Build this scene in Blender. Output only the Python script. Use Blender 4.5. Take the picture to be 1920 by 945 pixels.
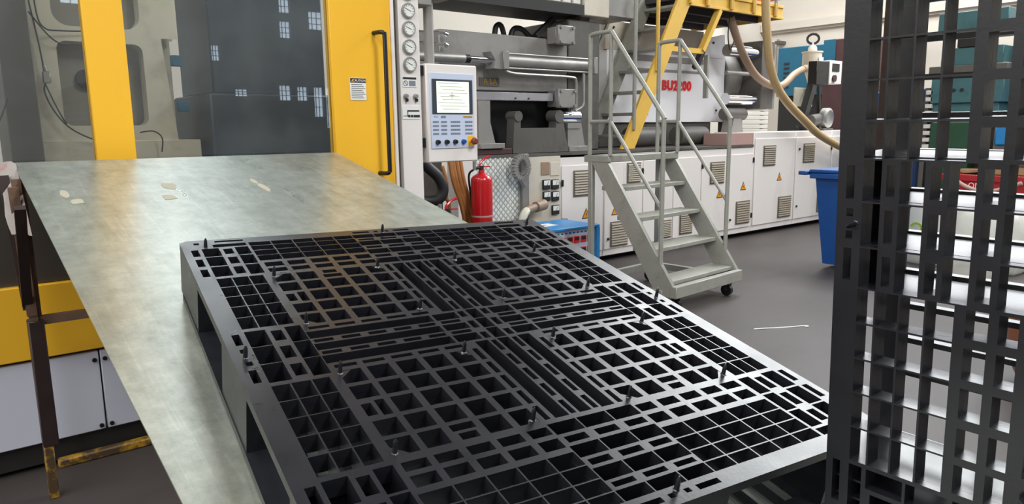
import bpy, bmesh, math, random
from mathutils import Vector, Matrix
random.seed(7)
S = bpy.context.scene
COL = S.collection
for o in list(bpy.data.objects): bpy.data.objects.remove(o)

# ---------------------------------------------------------------- camera
cam_d = bpy.data.cameras.new('camera'); cam = bpy.data.objects.new('camera', cam_d); COL.objects.link(cam)
cam_d.sensor_width = 36; cam_d.lens = 36 * 1350 / 1920; cam_d.clip_start = .05
RT = Vector((0.77706939, -0.62931449, -0.01124455)); UP = Vector((0.1153193, 0.12478666, 0.98545916)); FW = Vector((0.61876055, 0.76706686, -0.16954))
cam.matrix_world = Matrix(((RT.x, UP.x, -FW.x, 0), (RT.y, UP.y, -FW.y, 0), (RT.z, UP.z, -FW.z, 1.3), (0, 0, 0, 1)))
S.camera = cam
# ---------------------------------------------------------------- world, lights, exposure
W = bpy.data.worlds.new('world'); S.world = W; W.use_nodes = True
W.node_tree.nodes['Background'].inputs[0].default_value = (.75, .84, 1, 1)
W.node_tree.nodes['Background'].inputs[1].default_value = .6
def area(name, loc, sx, sy, power, rot=(0, 0, 0), col=(1, 1, 1)):
    d = bpy.data.lights.new(name, 'AREA'); d.shape = 'RECTANGLE'; d.size = sx; d.size_y = sy; d.energy = power; d.color = col
    o = bpy.data.objects.new(name, d); COL.objects.link(o); o.location = loc; o.rotation_euler = rot; return o
# light from the unseen roof skylights and the added fill strip: x centre, width, y from, y to, watts
SKYLIGHTS_AND_FILL = ((10.6, 4.0, -1, 7.5, 1350), (3.2, 1.6, -7.5, -1.5, 760), (-2.6, 1.6, -6, 7.5, 640))  # middle strip: unseen, added behind the camera to brighten the machine fronts
for x, w, ya, yb, p in SKYLIGHTS_AND_FILL: area('skylight_and_fill_light', (x, (ya + yb) / 2, 6.9), w, yb - ya, p, col=(.97, 1, 1))
# daylight through the high windows of the far walls and the side wall
area('window_daylight', (14.8, 3.0, 5.3), 1.6, 10, 270, rot=(0, math.radians(80), 0), col=(.9, .95, 1))
area('window_daylight', (-5.7, .5, 3.6), 2.4, 8, 200, rot=(0, math.radians(-85), 0), col=(1, .97, .9))
S.view_settings.view_transform = 'Standard'; S.view_settings.look = 'None'
S.view_settings.exposure = 0.1; S.view_settings.gamma = 1.0; S.view_settings.use_curve_mapping = False

# ---------------------------------------------------------------- materials
def lin(c):
    c = c / 255
    return c / 12.92 if c <= .04045 else ((c + .055) / 1.055) ** 2.4
def rgb(r, g, b): return (lin(r), lin(g), lin(b), 1)
def mat(name, col, rough=.5, metal=0, var=.12, scale=6, bump=0, bscale=60, stretch=(1, 1, 1), dirt=None, dscale=3, damt=.5, dlo=.52, emit=None, estr=0, rvar=.08, coat=0, spec=.5):
    m = bpy.data.materials.new(name); m.use_nodes = True; nt = m.node_tree; N = nt.nodes; L = nt.links
    b = N['Principled BSDF']; c = rgb(*col)
    tc = N.new('ShaderNodeTexCoord'); mp = N.new('ShaderNodeMapping'); mp.inputs['Scale'].default_value = stretch
    L.new(tc.outputs['Object'], mp.inputs['Vector'])
    n = N.new('ShaderNodeTexNoise'); n.inputs['Scale'].default_value = scale; n.inputs['Detail'].default_value = 5
    L.new(mp.outputs[0], n.inputs['Vector'])
    mx = N.new('ShaderNodeMix'); mx.data_type = 'RGBA'
    mx.inputs[6].default_value = tuple(x * (1 - var) for x in c[:3]) + (1,); mx.inputs[7].default_value = tuple(min(1, x * (1 + var)) for x in c[:3]) + (1,)
    L.new(n.outputs[0], mx.inputs[0]); out = mx.outputs[2]
    if dirt:
        d = N.new('ShaderNodeTexNoise'); d.inputs['Scale'].default_value = dscale; d.inputs['Detail'].default_value = 8; d.inputs['Roughness'].default_value = .65
        L.new(mp.outputs[0], d.inputs['Vector'])
        r = N.new('ShaderNodeMapRange'); r.inputs[1].default_value = dlo; r.inputs[2].default_value = dlo + .2; r.inputs[4].default_value = damt
        L.new(d.outputs[0], r.inputs[0])
        m2 = N.new('ShaderNodeMix'); m2.data_type = 'RGBA'; L.new(r.outputs[0], m2.inputs[0]); L.new(out, m2.inputs[6]); m2.inputs[7].default_value = rgb(*dirt); out = m2.outputs[2]
    L.new(out, b.inputs['Base Color'])
    b.inputs['Metallic'].default_value = metal; b.inputs['Specular IOR Level'].default_value = spec
    rr = N.new('ShaderNodeMapRange'); rr.inputs[3].default_value = max(.02, rough - rvar); rr.inputs[4].default_value = rough + rvar
    L.new(n.outputs[0], rr.inputs[0]); L.new(rr.outputs[0], b.inputs['Roughness'])
    if coat: b.inputs['Coat Weight'].default_value = coat
    if bump:
        bn = N.new('ShaderNodeTexNoise'); bn.inputs['Scale'].default_value = bscale; bn.inputs['Detail'].default_value = 4; L.new(mp.outputs[0], bn.inputs['Vector'])
        bp = N.new('ShaderNodeBump'); bp.inputs['Strength'].default_value = bump; bp.inputs['Distance'].default_value = .01
        L.new(bn.outputs[0], bp.inputs['Height']); L.new(bp.outputs[0], b.inputs['Normal'])
    if emit:
        b.inputs['Emission Color'].default_value = rgb(*emit); b.inputs['Emission Strength'].default_value = estr
    return m
def glass_mat(name, tint, gloss, haze=.06):
    m = bpy.data.materials.new(name); m.use_nodes = True; nt = m.node_tree; N = nt.nodes; L = nt.links; N.remove(N['Principled BSDF'])
    o = N['Material Output']; t = N.new('ShaderNodeBsdfTransparent'); t.inputs[0].default_value = (*tint, 1)
    g = N.new('ShaderNodeBsdfGlossy'); g.inputs['Roughness'].default_value = .012; g.inputs[0].default_value = (.9, .95, 1, 1)
    d = N.new('ShaderNodeBsdfDiffuse'); d.inputs[0].default_value = (.5, .55, .58, 1)
    n = N.new('ShaderNodeTexNoise'); n.inputs['Scale'].default_value = 2.5; n.inputs['Detail'].default_value = 8
    tc = N.new('ShaderNodeTexCoord'); L.new(tc.outputs['Object'], n.inputs['Vector'])
    mr = N.new('ShaderNodeMapRange'); mr.inputs[1].default_value = .4; mr.inputs[2].default_value = .75; mr.inputs[3].default_value = haze * .35; mr.inputs[4].default_value = haze * 1.8
    L.new(n.outputs[0], mr.inputs[0])
    m1 = N.new('ShaderNodeMixShader'); L.new(mr.outputs[0], m1.inputs[0]); L.new(t.outputs[0], m1.inputs[1]); L.new(d.outputs[0], m1.inputs[2])
    fr = N.new('ShaderNodeFresnel'); fr.inputs[0].default_value = 1.5
    ad = N.new('ShaderNodeMath'); ad.operation = 'ADD'; ad.inputs[1].default_value = gloss; L.new(fr.outputs[0], ad.inputs[0])
    m2 = N.new('ShaderNodeMixShader'); L.new(ad.outputs[0], m2.inputs[0]); L.new(m1.outputs[0], m2.inputs[1]); L.new(g.outputs[0], m2.inputs[2])
    L.new(m2.outputs[0], o.inputs[0]); return m
M = dict(
 floor=mat('floor_concrete', (66, 60, 58), .52, var=.14, scale=1.2, bump=.12, bscale=9, stretch=(.5, 1.6, 1), dirt=(42, 38, 37), dscale=.9, damt=.6, rvar=.1, spec=.35),
 wall=mat('wall_paint', (200, 193, 182), .8, var=.05, scale=.7, dirt=(184, 175, 165), dscale=.6, damt=.5),
 roof=mat('roof_sheet', (186, 187, 188), .7, var=.1),
 yellow=mat('yellow_paint', (240, 182, 44), .38, var=.06, scale=2, dirt=(196, 140, 30), dscale=1.6, damt=.22, stretch=(1, 1, .6)),
 yellow_worn=mat('worn_yellow_paint', (214, 160, 30), .55, var=.2, scale=14, dirt=(64, 50, 40), dscale=16, damt=.95, dlo=.33),
 yellow_plat=mat('platform_yellow_paint', (222, 178, 76), .5, var=.1, scale=4, dirt=(170, 130, 70), dscale=5, damt=.5),
 white=mat('white_enamel', (228, 221, 216), .42, var=.04, scale=2, dirt=(196, 188, 184), dscale=2, damt=.5, stretch=(1, 1, .5)),
 cream=mat('cream_enamel', (205, 196, 180), .5, var=.05, scale=3, dirt=(165, 152, 135), dscale=3, damt=.5),
 bluewhite=mat('bluish_white_panel', (208, 209, 222), .35, var=.03, scale=2),
 grey=mat('machine_grey', (150, 146, 142), .42, .25, var=.14, scale=4, dirt=(100, 94, 88), dscale=3, damt=.55),
 greyd=mat('dark_machine_grey', (98, 94, 90), .5, .2, var=.18, scale=4, dirt=(58, 54, 50), dscale=3, damt=.6),
 steel=mat('bare_steel', (165, 163, 158), .42, .7, var=.1, scale=8),
 chrome=mat('chrome', (225, 225, 228), .1, 1, var=.03),
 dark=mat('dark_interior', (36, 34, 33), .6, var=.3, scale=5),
 black=mat('black_plastic', (22, 22, 24), .35, var=.2),
 rubber=mat('black_rubber', (34, 34, 36), .5, var=.2, scale=30),
 pallet=mat('black_moulded_plastic', (28, 28, 33), .3, var=.25, scale=12, bump=.02, bscale=150, rvar=.1, spec=.6),
 mouldblue=mat('dark_mould_steel', (44, 58, 70), .5, .2, var=.3, scale=3, dirt=(34, 38, 40), dscale=2, damt=.7),
 coverwhite=mat('bright_white_sheet', (246, 244, 246), .45, var=.02, scale=2), dark_reflection=mat('dark_reflection_colour', (92, 86, 80), .35, .6, var=.12, scale=3, stretch=(.3, 1, 3)), ventbase=mat('vent_recess', (112, 103, 90), .6, var=.1), louvre=mat('vent_louvre', (146, 135, 118), .5, var=.08),
 chute=None, ladder=mat('ladder_grey_paint', (152, 151, 142), .45, .15, var=.1, scale=10, dirt=(120, 116, 104), dscale=12, damt=.5),
 rust=mat('rusty_brown_steel', (112, 86, 70), .6, .2, var=.3, scale=14, dirt=(46, 34, 30), dscale=9, damt=.8, bump=.2),
 rustd=mat('dark_brown_steel', (52, 38, 35), .5, .2, var=.3, scale=14),
 platen=mat('platen_steel', (214, 208, 188), .5, .1, var=.12, scale=3, dirt=(120, 108, 96), dscale=2.2, damt=.6),
 recess=mat('platen_recess_steel', (146, 142, 134), .5, .1, var=.15, scale=3),
 red=mat('red_enamel', (196, 24, 32), .25, var=.06, coat=.5), redsign=mat('red_letters', (236, 30, 30), .5, var=.03),
 copper=mat('tan_rubber_hose', (168, 112, 62), .4, var=.25, scale=20), tanhose=mat('tan_suction_hose', (178, 152, 108), .4, var=.12, scale=25),
 greyhose=mat('grey_brown_hose', (150, 126, 104), .5, var=.15, scale=25),
 bin=mat('blue_polyethylene', (20, 72, 138), .42, var=.08), lblue=mat('blue_cabinet_paint', (40, 132, 196), .35, var=.06),
 dblue=mat('teal_blue_paint', (24, 92, 118), .45, var=.15, dirt=(30, 60, 80), dscale=3), teal=mat('teal_mould_paint', (70, 112, 116), .45, .15, var=.2, scale=6, dirt=(40, 66, 72), dscale=4),
 green=mat('green_mould_paint', (34, 76, 52), .45, var=.15, scale=5), brownred=mat('brown_red_paint', (70, 42, 44), .55, var=.25, scale=4),
 pink=mat('faded_primer', (176, 142, 134), .6, var=.1), sack=mat('white_woven_sack', (206, 206, 198), .6, var=.06, scale=12, bump=.3, bscale=14),
 lime=mat('lime_print', (150, 178, 40), .6), ink=mat('black_ink', (30, 30, 32), .6, var=.05), whiteink=mat('white_ink', (232, 230, 226), .6, var=.03),
 crate=mat('red_crate_plastic', (168, 30, 36), .4, var=.08), brown=mat('brown_plastic', (140, 84, 58), .4, var=.12, scale=5), darkbag=mat('dark_grey_bag', (44, 44, 48), .5, var=.2),
 orange=mat('crane_orange_paint', (196, 88, 60), .5, var=.08), ylabel=mat('warning_yellow', (228, 150, 30), .5, var=.04), paper=mat('paper_white', (226, 226, 222), .6, var=.03),
 screen=mat('lit_screen', (225, 232, 215), .3, var=.02, emit=(226, 234, 214), estr=.55), screenline=mat('screen_text', (150, 158, 140), .4, var=.02, emit=(150, 160, 140), estr=.25),
 panelblue=mat('pale_blue_keypad', (196, 205, 226), .4, var=.02), keygrey=mat('key_grey', (120, 126, 138), .5, var=.05), bezel=mat('dark_bezel', (58, 64, 74), .4, var=.05),
 estop=mat('red_brown_button', (120, 54, 40), .4), rag=mat('white_cloth', (150, 142, 136), .8, var=.15, scale=18, dirt=(170, 60, 66), dscale=14, damt=.8, dlo=.55),
 wood=mat('raw_timber', (168, 138, 100), .7, var=.2, scale=10, stretch=(1, 8, 8)), tread=mat('tread_plate', (176, 176, 168), .45, .2, var=.12, scale=8, dirt=(120, 112, 98), dscale=3, damt=.5),
 lozenge=mat('worn_tread_lozenge', (236, 236, 230), .4, .2, var=.08), label=mat('label_print', (90, 92, 96), .6, var=.05), pane=mat('window_sky', (232, 242, 255), .3, var=.02, emit=(226, 240, 255), estr=2.6),
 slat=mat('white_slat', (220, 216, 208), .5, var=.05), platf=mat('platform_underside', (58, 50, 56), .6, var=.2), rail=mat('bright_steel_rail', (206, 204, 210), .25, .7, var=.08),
 tape=mat('tape_residue', (160, 155, 138), .7, var=.1, scale=60), glass=glass_mat('guard_glass', (.95, .96, .95), .03, .06), meterglass=mat('meter_face', (226, 226, 220), .25, var=.03), gold=mat('faded_gold_print', (176, 136, 40), .5, var=.1))
def chute_material():
    m = mat('galvanised_sheet', (172, 177, 168), .3, .6, var=.1, scale=2.2, stretch=(3.5, .6, 1), dirt=(120, 122, 112), dscale=4, damt=.45, dlo=.5, rvar=.08)
    nt = m.node_tree; N = nt.nodes; L = nt.links; b = N['Principled BSDF']
    src = b.inputs['Base Color'].links[0].from_socket; tc = N.new('ShaderNodeTexCoord')
    mp = N.new('ShaderNodeMapping'); mp.inputs['Rotation'].default_value = (0, 0, .35); mp.inputs['Scale'].default_value = (60, 2.2, 1); L.new(tc.outputs['Object'], mp.inputs[0])
    n = N.new('ShaderNodeTexNoise'); n.inputs['Scale'].default_value = 1.5; n.inputs['Detail'].default_value = 6; L.new(mp.outputs[0], n.inputs['Vector'])
    r = N.new('ShaderNodeMapRange'); r.inputs[1].default_value = .58; r.inputs[2].default_value = .75; r.inputs[4].default_value = .22; L.new(n.outputs[0], r.inputs[0])
    mx = N.new('ShaderNodeMix'); mx.data_type = 'RGBA'; L.new(r.outputs[0], mx.inputs[0]); L.new(src, mx.inputs[6]); mx.inputs[7].default_value = rgb(226, 228, 214)
    n2 = N.new('ShaderNodeTexNoise'); n2.inputs['Scale'].default_value = 1.3; n2.inputs['Detail'].default_value = 7; L.new(tc.outputs['Object'], n2.inputs['Vector'])
    r2 = N.new('ShaderNodeMapRange'); r2.inputs[1].default_value = .5; r2.inputs[2].default_value = .72; r2.inputs[4].default_value = .55; L.new(n2.outputs[0], r2.inputs[0])
    m3 = N.new('ShaderNodeMix'); m3.data_type = 'RGBA'; L.new(r2.outputs[0], m3.inputs[0]); L.new(mx.outputs[2], m3.inputs[6]); m3.inputs[7].default_value = rgb(168, 156, 128)
    n4 = N.new('ShaderNodeTexNoise'); n4.inputs['Scale'].default_value = 16; n4.inputs['Detail'].default_value = 9; n4.inputs['Roughness'].default_value = .75; L.new(tc.outputs['Object'], n4.inputs['Vector'])
    r4 = N.new('ShaderNodeMapRange'); r4.inputs[1].default_value = .35; r4.inputs[2].default_value = .65; r4.inputs[3].default_value = .74; r4.inputs[4].default_value = 1.12; L.new(n4.outputs[0], r4.inputs[0])
    m5 = N.new('ShaderNodeMix'); m5.data_type = 'RGBA'; m5.blend_type = 'MULTIPLY'; m5.inputs[0].default_value = 1; L.new(m3.outputs[2], m5.inputs[6]); L.new(r4.outputs[0], m5.inputs[7])
    L.new(m5.outputs[2], b.inputs['Base Color']); return m
M['chute'] = chute_material()

# ---------------------------------------------------------------- mesh helpers
def tag(o, label=None, cat=None, group=None, kind=None):
    if label: o['label'] = label
    if cat: o['category'] = cat
    if group: o['group'] = group
    if kind: o['kind'] = kind
    return o
class MB:
    def __init__(s): s.v = []; s.f = []
    def add(s, vs, fs):
        k = len(s.v); s.v += [Vector(p) for p in vs]; s.f += [tuple(i + k for i in f) for f in fs]; return s
    def box(s, x0, x1, y0, y1, z0, z1, c=0, R=None, at=None):
        lo = (min(x0, x1), min(y0, y1), min(z0, z1)); hi = (max(x0, x1), max(y0, y1), max(z0, z1)); vs = []; fs = []
        if c <= 0:
            vs = [(a, b, d) for a in (lo[0], hi[0]) for b in (lo[1], hi[1]) for d in (lo[2], hi[2])]
            fs = [(0, 1, 3, 2), (4, 6, 7, 5), (0, 4, 5, 1), (2, 3, 7, 6), (0, 2, 6, 4), (1, 5, 7, 3)]
        else:
            idx = {}
            for i in (0, 1):
                for j in (0, 1):
                    for k in (0, 1):
                        for ax in range(3):
                            p = [(lo, hi)[q][n] for n, q in enumerate((i, j, k))]
                            for n, q in enumerate((i, j, k)):
                                if n != ax: p[n] += c if q == 0 else -c
                            idx[i, j, k, ax] = len(vs); vs.append(p)
            for ax in range(3):
                o = [n for n in range(3) if n != ax]
                for q in (0, 1):
                    f = []
                    for a, b in ((0, 0), (1, 0), (1, 1), (0, 1)):
                        t = [0, 0, 0]; t[ax] = q; t[o[0]] = a; t[o[1]] = b; f.append(idx[(*t, ax)])
                    fs.append(tuple(f if (q == 1) == (ax != 1) else f[::-1]))
            for ax in range(3):
                o = [n for n in range(3) if n != ax]
                for a in (0, 1):
                    for b in (0, 1):
                        t0 = [0, 0, 0]; t0[o[0]] = a; t0[o[1]] = b; t1 = list(t0); t1[ax] = 1
                        fs.append((idx[(*t0, o[0])], idx[(*t1, o[0])], idx[(*t1, o[1])], idx[(*t0, o[1])]))
            for i in (0, 1):
                for j in (0, 1):
                    for k in (0, 1): fs.append(tuple(idx[i, j, k, a] for a in range(3)))
        vs = [Vector(p) for p in vs]
        if R is not None: vs = [R @ p for p in vs]
        if at is not None: vs = [p + Vector(at) for p in vs]
        return s.add(vs, fs)
    def bar(s, p0, p1, w, h, up=(0, 0, 1), c=0):
        p0 = Vector(p0); p1 = Vector(p1); d = p1 - p0; l = d.length; d.normalize(); up = Vector(up)
        sd = d.cross(up)
        if sd.length < 1e-4: sd = d.cross(Vector((0, 1, 0)))
        sd.normalize(); u = sd.cross(d); R = Matrix((d, sd, u)).transposed()
        return s.box(0, l, -w / 2, w / 2, -h / 2, h / 2, c, R=R, at=p0)
    def cyl(s, p0, p1, r, n=14, r1=None, cap=True):
        p0 = Vector(p0); p1 = Vector(p1); d = (p1 - p0).normalized(); a = d.orthogonal().normalized(); b = d.cross(a); r1 = r if r1 is None else r1
        vs = []
        for p, q in ((p0, r), (p1, r1)): vs += [p + (a * math.cos(2 * math.pi * i / n) + b * math.sin(2 * math.pi * i / n)) * q for i in range(n)]
        fs = [(i, (i + 1) % n, n + (i + 1) % n, n + i) for i in range(n)]
        if cap: fs += [tuple(range(n - 1, -1, -1)), tuple(range(n, 2 * n))]
        return s.add(vs, fs)
    def tube(s, pts, r, n=8, sm=5, closed=False):
        P = [Vector(p) for p in pts]
        if sm > 1 and len(P) > 2:
            Q = []
            for i in range(len(P) - 1):
                a, b, c, d = P[max(i - 1, 0)], P[i], P[i + 1], P[min(i + 2, len(P) - 1)]
                for k in range(sm):
                    t = k / sm; Q.append(.5 * ((2 * b) + (c - a) * t + (2 * a - 5 * b + 4 * c - d) * t * t + (3 * b - a - 3 * c + d) * t ** 3))
            P = Q + [P[-1]]
        vs = []; fs = []; u = None
        for i, p in enumerate(P):
            t = (P[min(i + 1, len(P) - 1)] - P[max(i - 1, 0)]).normalized()
            u = t.orthogonal().normalized() if u is None else (u - t * u.dot(t)).normalized()
            w = t.cross(u); vs += [p + (u * math.cos(2 * math.pi * k / n) + w * math.sin(2 * math.pi * k / n)) * r for k in range(n)]
        for i in range(len(P) - 1):
            for k in range(n): fs.append((i * n + k, i * n + (k + 1) % n, (i + 1) * n + (k + 1) % n, (i + 1) * n + k))
        m = (len(P) - 1) * n
        fs += [tuple(range(n - 1, -1, -1)), tuple(range(m, m + n))]
        return s.add(vs, fs)
    def lathe(s, base, axis, prof, n=20):
        base = Vector(base); d = Vector(axis).normalized(); a = d.orthogonal().normalized(); b = d.cross(a); vs = []; fs = []
        for r, h in prof: vs += [base + d * h + (a * math.cos(2 * math.pi * i / n) + b * math.sin(2 * math.pi * i / n)) * max(r, 1e-5) for i in range(n)]
        for j in range(len(prof) - 1):
            for i in range(n): fs.append((j * n + i, j * n + (i + 1) % n, (j + 1) * n + (i + 1) % n, (j + 1) * n + i))
        fs += [tuple(range(n - 1, -1, -1)), tuple(range((len(prof) - 1) * n, len(prof) * n))]
        return s.add(vs, fs)
    def prism(s, poly, ax, a0, a1):
        o = [n for n in range(3) if n != ax]; vs = []
        for a in (a0, a1):
            for p in poly:
                t = [0, 0, 0]; t[ax] = a; t[o[0]] = p[0]; t[o[1]] = p[1]; vs.append(t)
        n = len(poly)
        return s.add(vs, [tuple(range(n)), tuple(range(2 * n - 1, n - 1, -1))] + [(i, i + n, (i + 1) % n + n, (i + 1) % n) for i in range(n)])
    def mesh(s, name, m, off=(0, 0, 0)):
        me = bpy.data.meshes.new(name); off = Vector(off); me.from_pydata([p - off for p in s.v], [], s.f)
        bm = bmesh.new(); bm.from_mesh(me); bmesh.ops.recalc_face_normals(bm, faces=bm.faces); bm.to_mesh(me); bm.free()
        me.materials.append(M[m]); me.shade_smooth(); me.set_sharp_from_angle(angle=math.radians(38)); return me
    def build(s, name, m, parent=None, label=None, local=False):
        off = OFF.get(parent.name, Vector((0, 0, 0))) if (parent and not local) else Vector((0, 0, 0))
        o = bpy.data.objects.new(name, s.mesh(name, m, off)); COL.objects.link(o)
        if parent: o.parent = parent; OFF[o.name] = off
        if label: o['label'] = label
        return o
    def solo(s, name, m, label, cat, group=None, org=None):
        if org is None:
            xs = [p.x for p in s.v]; ys = [p.y for p in s.v]; zs = [p.z for p in s.v]; org = ((min(xs) + max(xs)) / 2, (min(ys) + max(ys)) / 2, min(zs))
        o = bpy.data.objects.new(name, s.mesh(name, m, org)); COL.objects.link(o); o.location = org; OFF[o.name] = Vector(org)
        return tag(o, label, cat, group)
OFF = {}
def thing(name, label, cat, loc=(0, 0, 0), group=None, rot=None, world=True):
    o = bpy.data.objects.new(name, None); COL.objects.link(o); o.location = loc; o.empty_display_size = .1
    if rot is not None: o.rotation_euler = rot
    OFF[o.name] = Vector(loc) if world else Vector((0, 0, 0))
    return tag(o, label, cat, group)
def struct(name, mb, m, parent=None):
    o = mb.build(name, m, parent)
    if not parent: o['kind'] = 'structure'
    return o
def text(name, s, m, parent, loc, size, face='-y', ext=.0015, align='CENTER', sx=1.0, bold=0):
    cu = bpy.data.curves.new('t', 'FONT'); cu.body = s; cu.size = size; cu.extrude = ext; cu.offset = bold; cu.align_x = align; cu.space_character = 1.12 if bold else 1; cu.align_y = 'CENTER'; cu.resolution_u = 3
    t = bpy.data.objects.new('t', cu); COL.objects.link(t); dg = bpy.context.evaluated_depsgraph_get(); dg.update()
    me = bpy.data.meshes.new_from_object(t.evaluated_get(dg)); bpy.data.objects.remove(t); bpy.data.curves.remove(cu)
    R = Matrix.Rotation(math.radians(90), 4, 'X')
    if face == '-x': R = Matrix.Rotation(math.radians(-90), 4, 'Z') @ R
    if face == 'z': R = Matrix.Identity(4)
    off = OFF.get(parent.name, Vector((0, 0, 0)))
    me.transform(Matrix.Translation(Vector(loc) - off) @ R @ Matrix.Diagonal((sx, 1, 1, 1))); me.materials.clear(); me.materials.append(M[m]); me.name = name
    o = bpy.data.objects.new(name, me); COL.objects.link(o); o.parent = parent; OFF[o.name] = off; return o
def copy_tree(o, parent=None):
    c = o.copy(); COL.objects.link(c); c.parent = parent; OFF[c.name] = OFF.get(o.name, Vector((0, 0, 0)))
    for ch in list(o.children): copy_tree(ch, c)
    return c

# ================================================================ THE SETTING
X0, X1, Y0, Y1, ZR = -6, 15, -9, 9.5, 7
struct('floor', MB().box(X0 - .2, X1 + .2, Y0 - .2, Y1 + .2, -.2, 0), 'floor')
struct('wall_back', MB().box(X0, X1, Y1, Y1 + .2, 0, ZR), 'wall')
wr = struct('wall_right', MB().box(X1, X1 + .2, Y0, Y1 + .2, 0, 4.1).box(X1, X1 + .2, Y0, Y1 + .2, 6.4, ZR), 'wall')
struct('trim_1', MB().box(X1 - .12, X1 - .001, Y0, Y1 - .01, 3.35, 3.5).box(X1 - .06, X1 - .001, Y0, Y1 - .01, 3.3, 3.35), 'wall')
# side wall on the left with a band of windows
struct('wall_left', MB().box(X0 - .2, X0, Y0, Y1, 0, 2.2).box(X0 - .2, X0, Y0, Y1, 5.2, ZR), 'wall')
# wall behind the camera, windows as holes in it
wins = [(6.2, 6.44, 3.78, 4.2), (6.19, 6.43, 3.26, 3.6), (6.85, 7.17, 3.48, 3.86), (6.10, 6.36, 1.95, 2.26), (6.50, 6.74, 1.95, 2.24), (6.88, 7.1, 1.6, 2.24), (7.16, 7.36, 1.35, 2.24),
        (4.74, 4.9, 2.72, 3.02), (5.16, 5.42, 2.02, 2.16), (8.2, 8.8, 3.2, 4.2), (9.4, 10, 3.2, 4.2), (2.2, 2.7, 3.6, 4.4), (-.5, 0, 3.6, 4.4)]
def wall_with_holes(x0, x1, z0, z1, holes, y0, y1):
    xs = sorted({x0, x1, *[h[0] for h in holes], *[h[1] for h in holes]}); zs = sorted({z0, z1, *[h[2] for h in holes], *[h[3] for h in holes]}); mb = MB()
    for a, b in zip(xs, xs[1:]):
        run = None
        for c, d in zip(zs, zs[1:]):
            mx, mz = (a + b) / 2, (c + d) / 2
            if any(h[0] < mx < h[1] and h[2] < mz < h[3] for h in holes):
                if run: mb.box(a, b, y0, y1, *run); run = None
            else: run = (run[0], d) if run else (c, d)
        if run: mb.box(a, b, y0, y1, *run)
    return mb
struct('wall_front', wall_with_holes(X0, X1, 0, ZR, wins, Y0 - .2, Y0), 'greyd')
for i, (a, b, c, d) in enumerate(wins):
    w = struct('window_%d' % (i + 1), MB().box(a, b, Y0 - .12, Y0 - .1, c, d), 'pane'); w['kind'] = 'structure'
    fr = MB()
    for k in range(1, 3): fr.box(a + (b - a) * k / 3 - .006, a + (b - a) * k / 3 + .006, Y0 - .1, Y0 - .08, c, d)
    for k in range(1, 3): fr.box(a, b, Y0 - .1, Y0 - .08, c + (d - c) * k / 3 - .006, c + (d - c) * k / 3 + .006)
    fr.build('window_bar', 'dark', w)
# roof with long skylight slots
ro = MB(); bx = [X0 - .2]
for x, w, ya, yb, p in sorted(SKYLIGHTS_AND_FILL):
    bx += [x - w / 2, x + w / 2]; ro.box(x - w / 2, x + w / 2, Y0 - .2, ya, ZR, ZR + .15).box(x - w / 2, x + w / 2, yb, Y1 + .2, ZR, ZR + .15)
bx.append(X1 + .2)
for i in range(0, len(bx), 2): ro.box(bx[i], bx[i + 1], Y0 - .2, Y1 + .2, ZR, ZR + .15)
struct('ceiling', ro, 'roof')
# orange crane beam running to the back of the hall
MB().box(13.3, 13.42, 2, 9.4, 3.72, 3.8).box(13.35, 13.37, 2, 9.4, 3.8, 3.98).box(13.3, 13.42, 2, 9.4, 3.98, 4.02).solo('crane_beam', 'orange', 'orange steel crane beam running high along the cream wall', 'beam')
wp = thing('wall_bracket', 'small grey pipe bracket fixed on the cream wall beside the hanging hose', 'bracket', (14.9, 9.0, 2.3))
for z in (2.35, 3.05): MB().box(14.75, 15, 8.92, 9.08, z, z + .06).build('clamp', 'greyd', wp)
MB().cyl((14.82, 9, 2.3), (14.82, 9, 3.15), .03).build('pipe', 'grey', wp)

# ================================================================ PALLETS
HW, HL, HP = .492, .59, .135
def sym(l): return [(a * u0 if a > 0 else -u1, a * u1 if a > 0 else -u0, b * v0 if b > 0 else -v1, b * v1 if b > 0 else -v0) for (u0, u1, v0, v1) in l for a in (1, -1) for b in (1, -1)]
def symu(l): return [(u0, u1, v0, v1) if a > 0 else (-u1, -u0, v0, v1) for (u0, u1, v0, v1) in l for a in (1, -1)]
def symv(l): return [(u0, u1, v0, v1) if b > 0 else (u0, u1, -v1, -v0) for (u0, u1, v0, v1) in l for b in (1, -1)]
t = .0013
QC = [(.300, .340), (.249, .289), (.195, .236), (.1415, .183), (.092, .129)]
QR = [(.0935, .1365), (.147, .1875), (.198, .243), (.2535, .2955), (.305, .346)]
quad = [(a, b, c, d) for i, (a, b) in enumerate(QC) for j, (c, d) in enumerate(QR) if (i, j) not in ((0, 2), (2, 4))]
quad += [(.300, .316, .198, .243), (.323, .340, .203, .238), (.195, .236, .305, .322), (.200, .231, .329, .346)]
quad += [(a, b, c, d) for a, b in QC for c, d in ((.363, .384), (.395, .420))]
quad += [(a, b, .071, .0815) for a, b in QC] + [(.0705, .0815, c, d) for c, d in QR]
LZ = [(.424, .4535), (.390, .4215), (.3585, .3875)]
lz = [(a, b, c + t, d - t) for a, b in LZ for c, d in zip((.104, .1545, .2045, .254, .3035), (.1545, .2045, .254, .3035, .352))]
FV = (.432, .467, .500, .531, .557); FU = (.088, .138, .190, .241, .293, .346)
fz = [(a + t, b - t, c + t, d - t) for a, b in zip(FU, FU[1:]) for c, d in zip(FV, FV[1:])]
CC = [(.416, .453), (.351, .381)]; CR = [(.481, .531), (.423, .477), (.362, .418)]
corner = [(a, b, c, d) for a, b in CC for c, d in CR] + [(.388, .408, c, d) for c, d in ((.490, .524), (.430, .470), (.370, .411))]
rim = [(.461, .476, .366, .407), (.461, .476, .424, .468), (.461, .476, .486, .527), (.352, .417, .569, .580), (.351, .425, .5375, .556), (.452, .464, .560, .572)]
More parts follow.
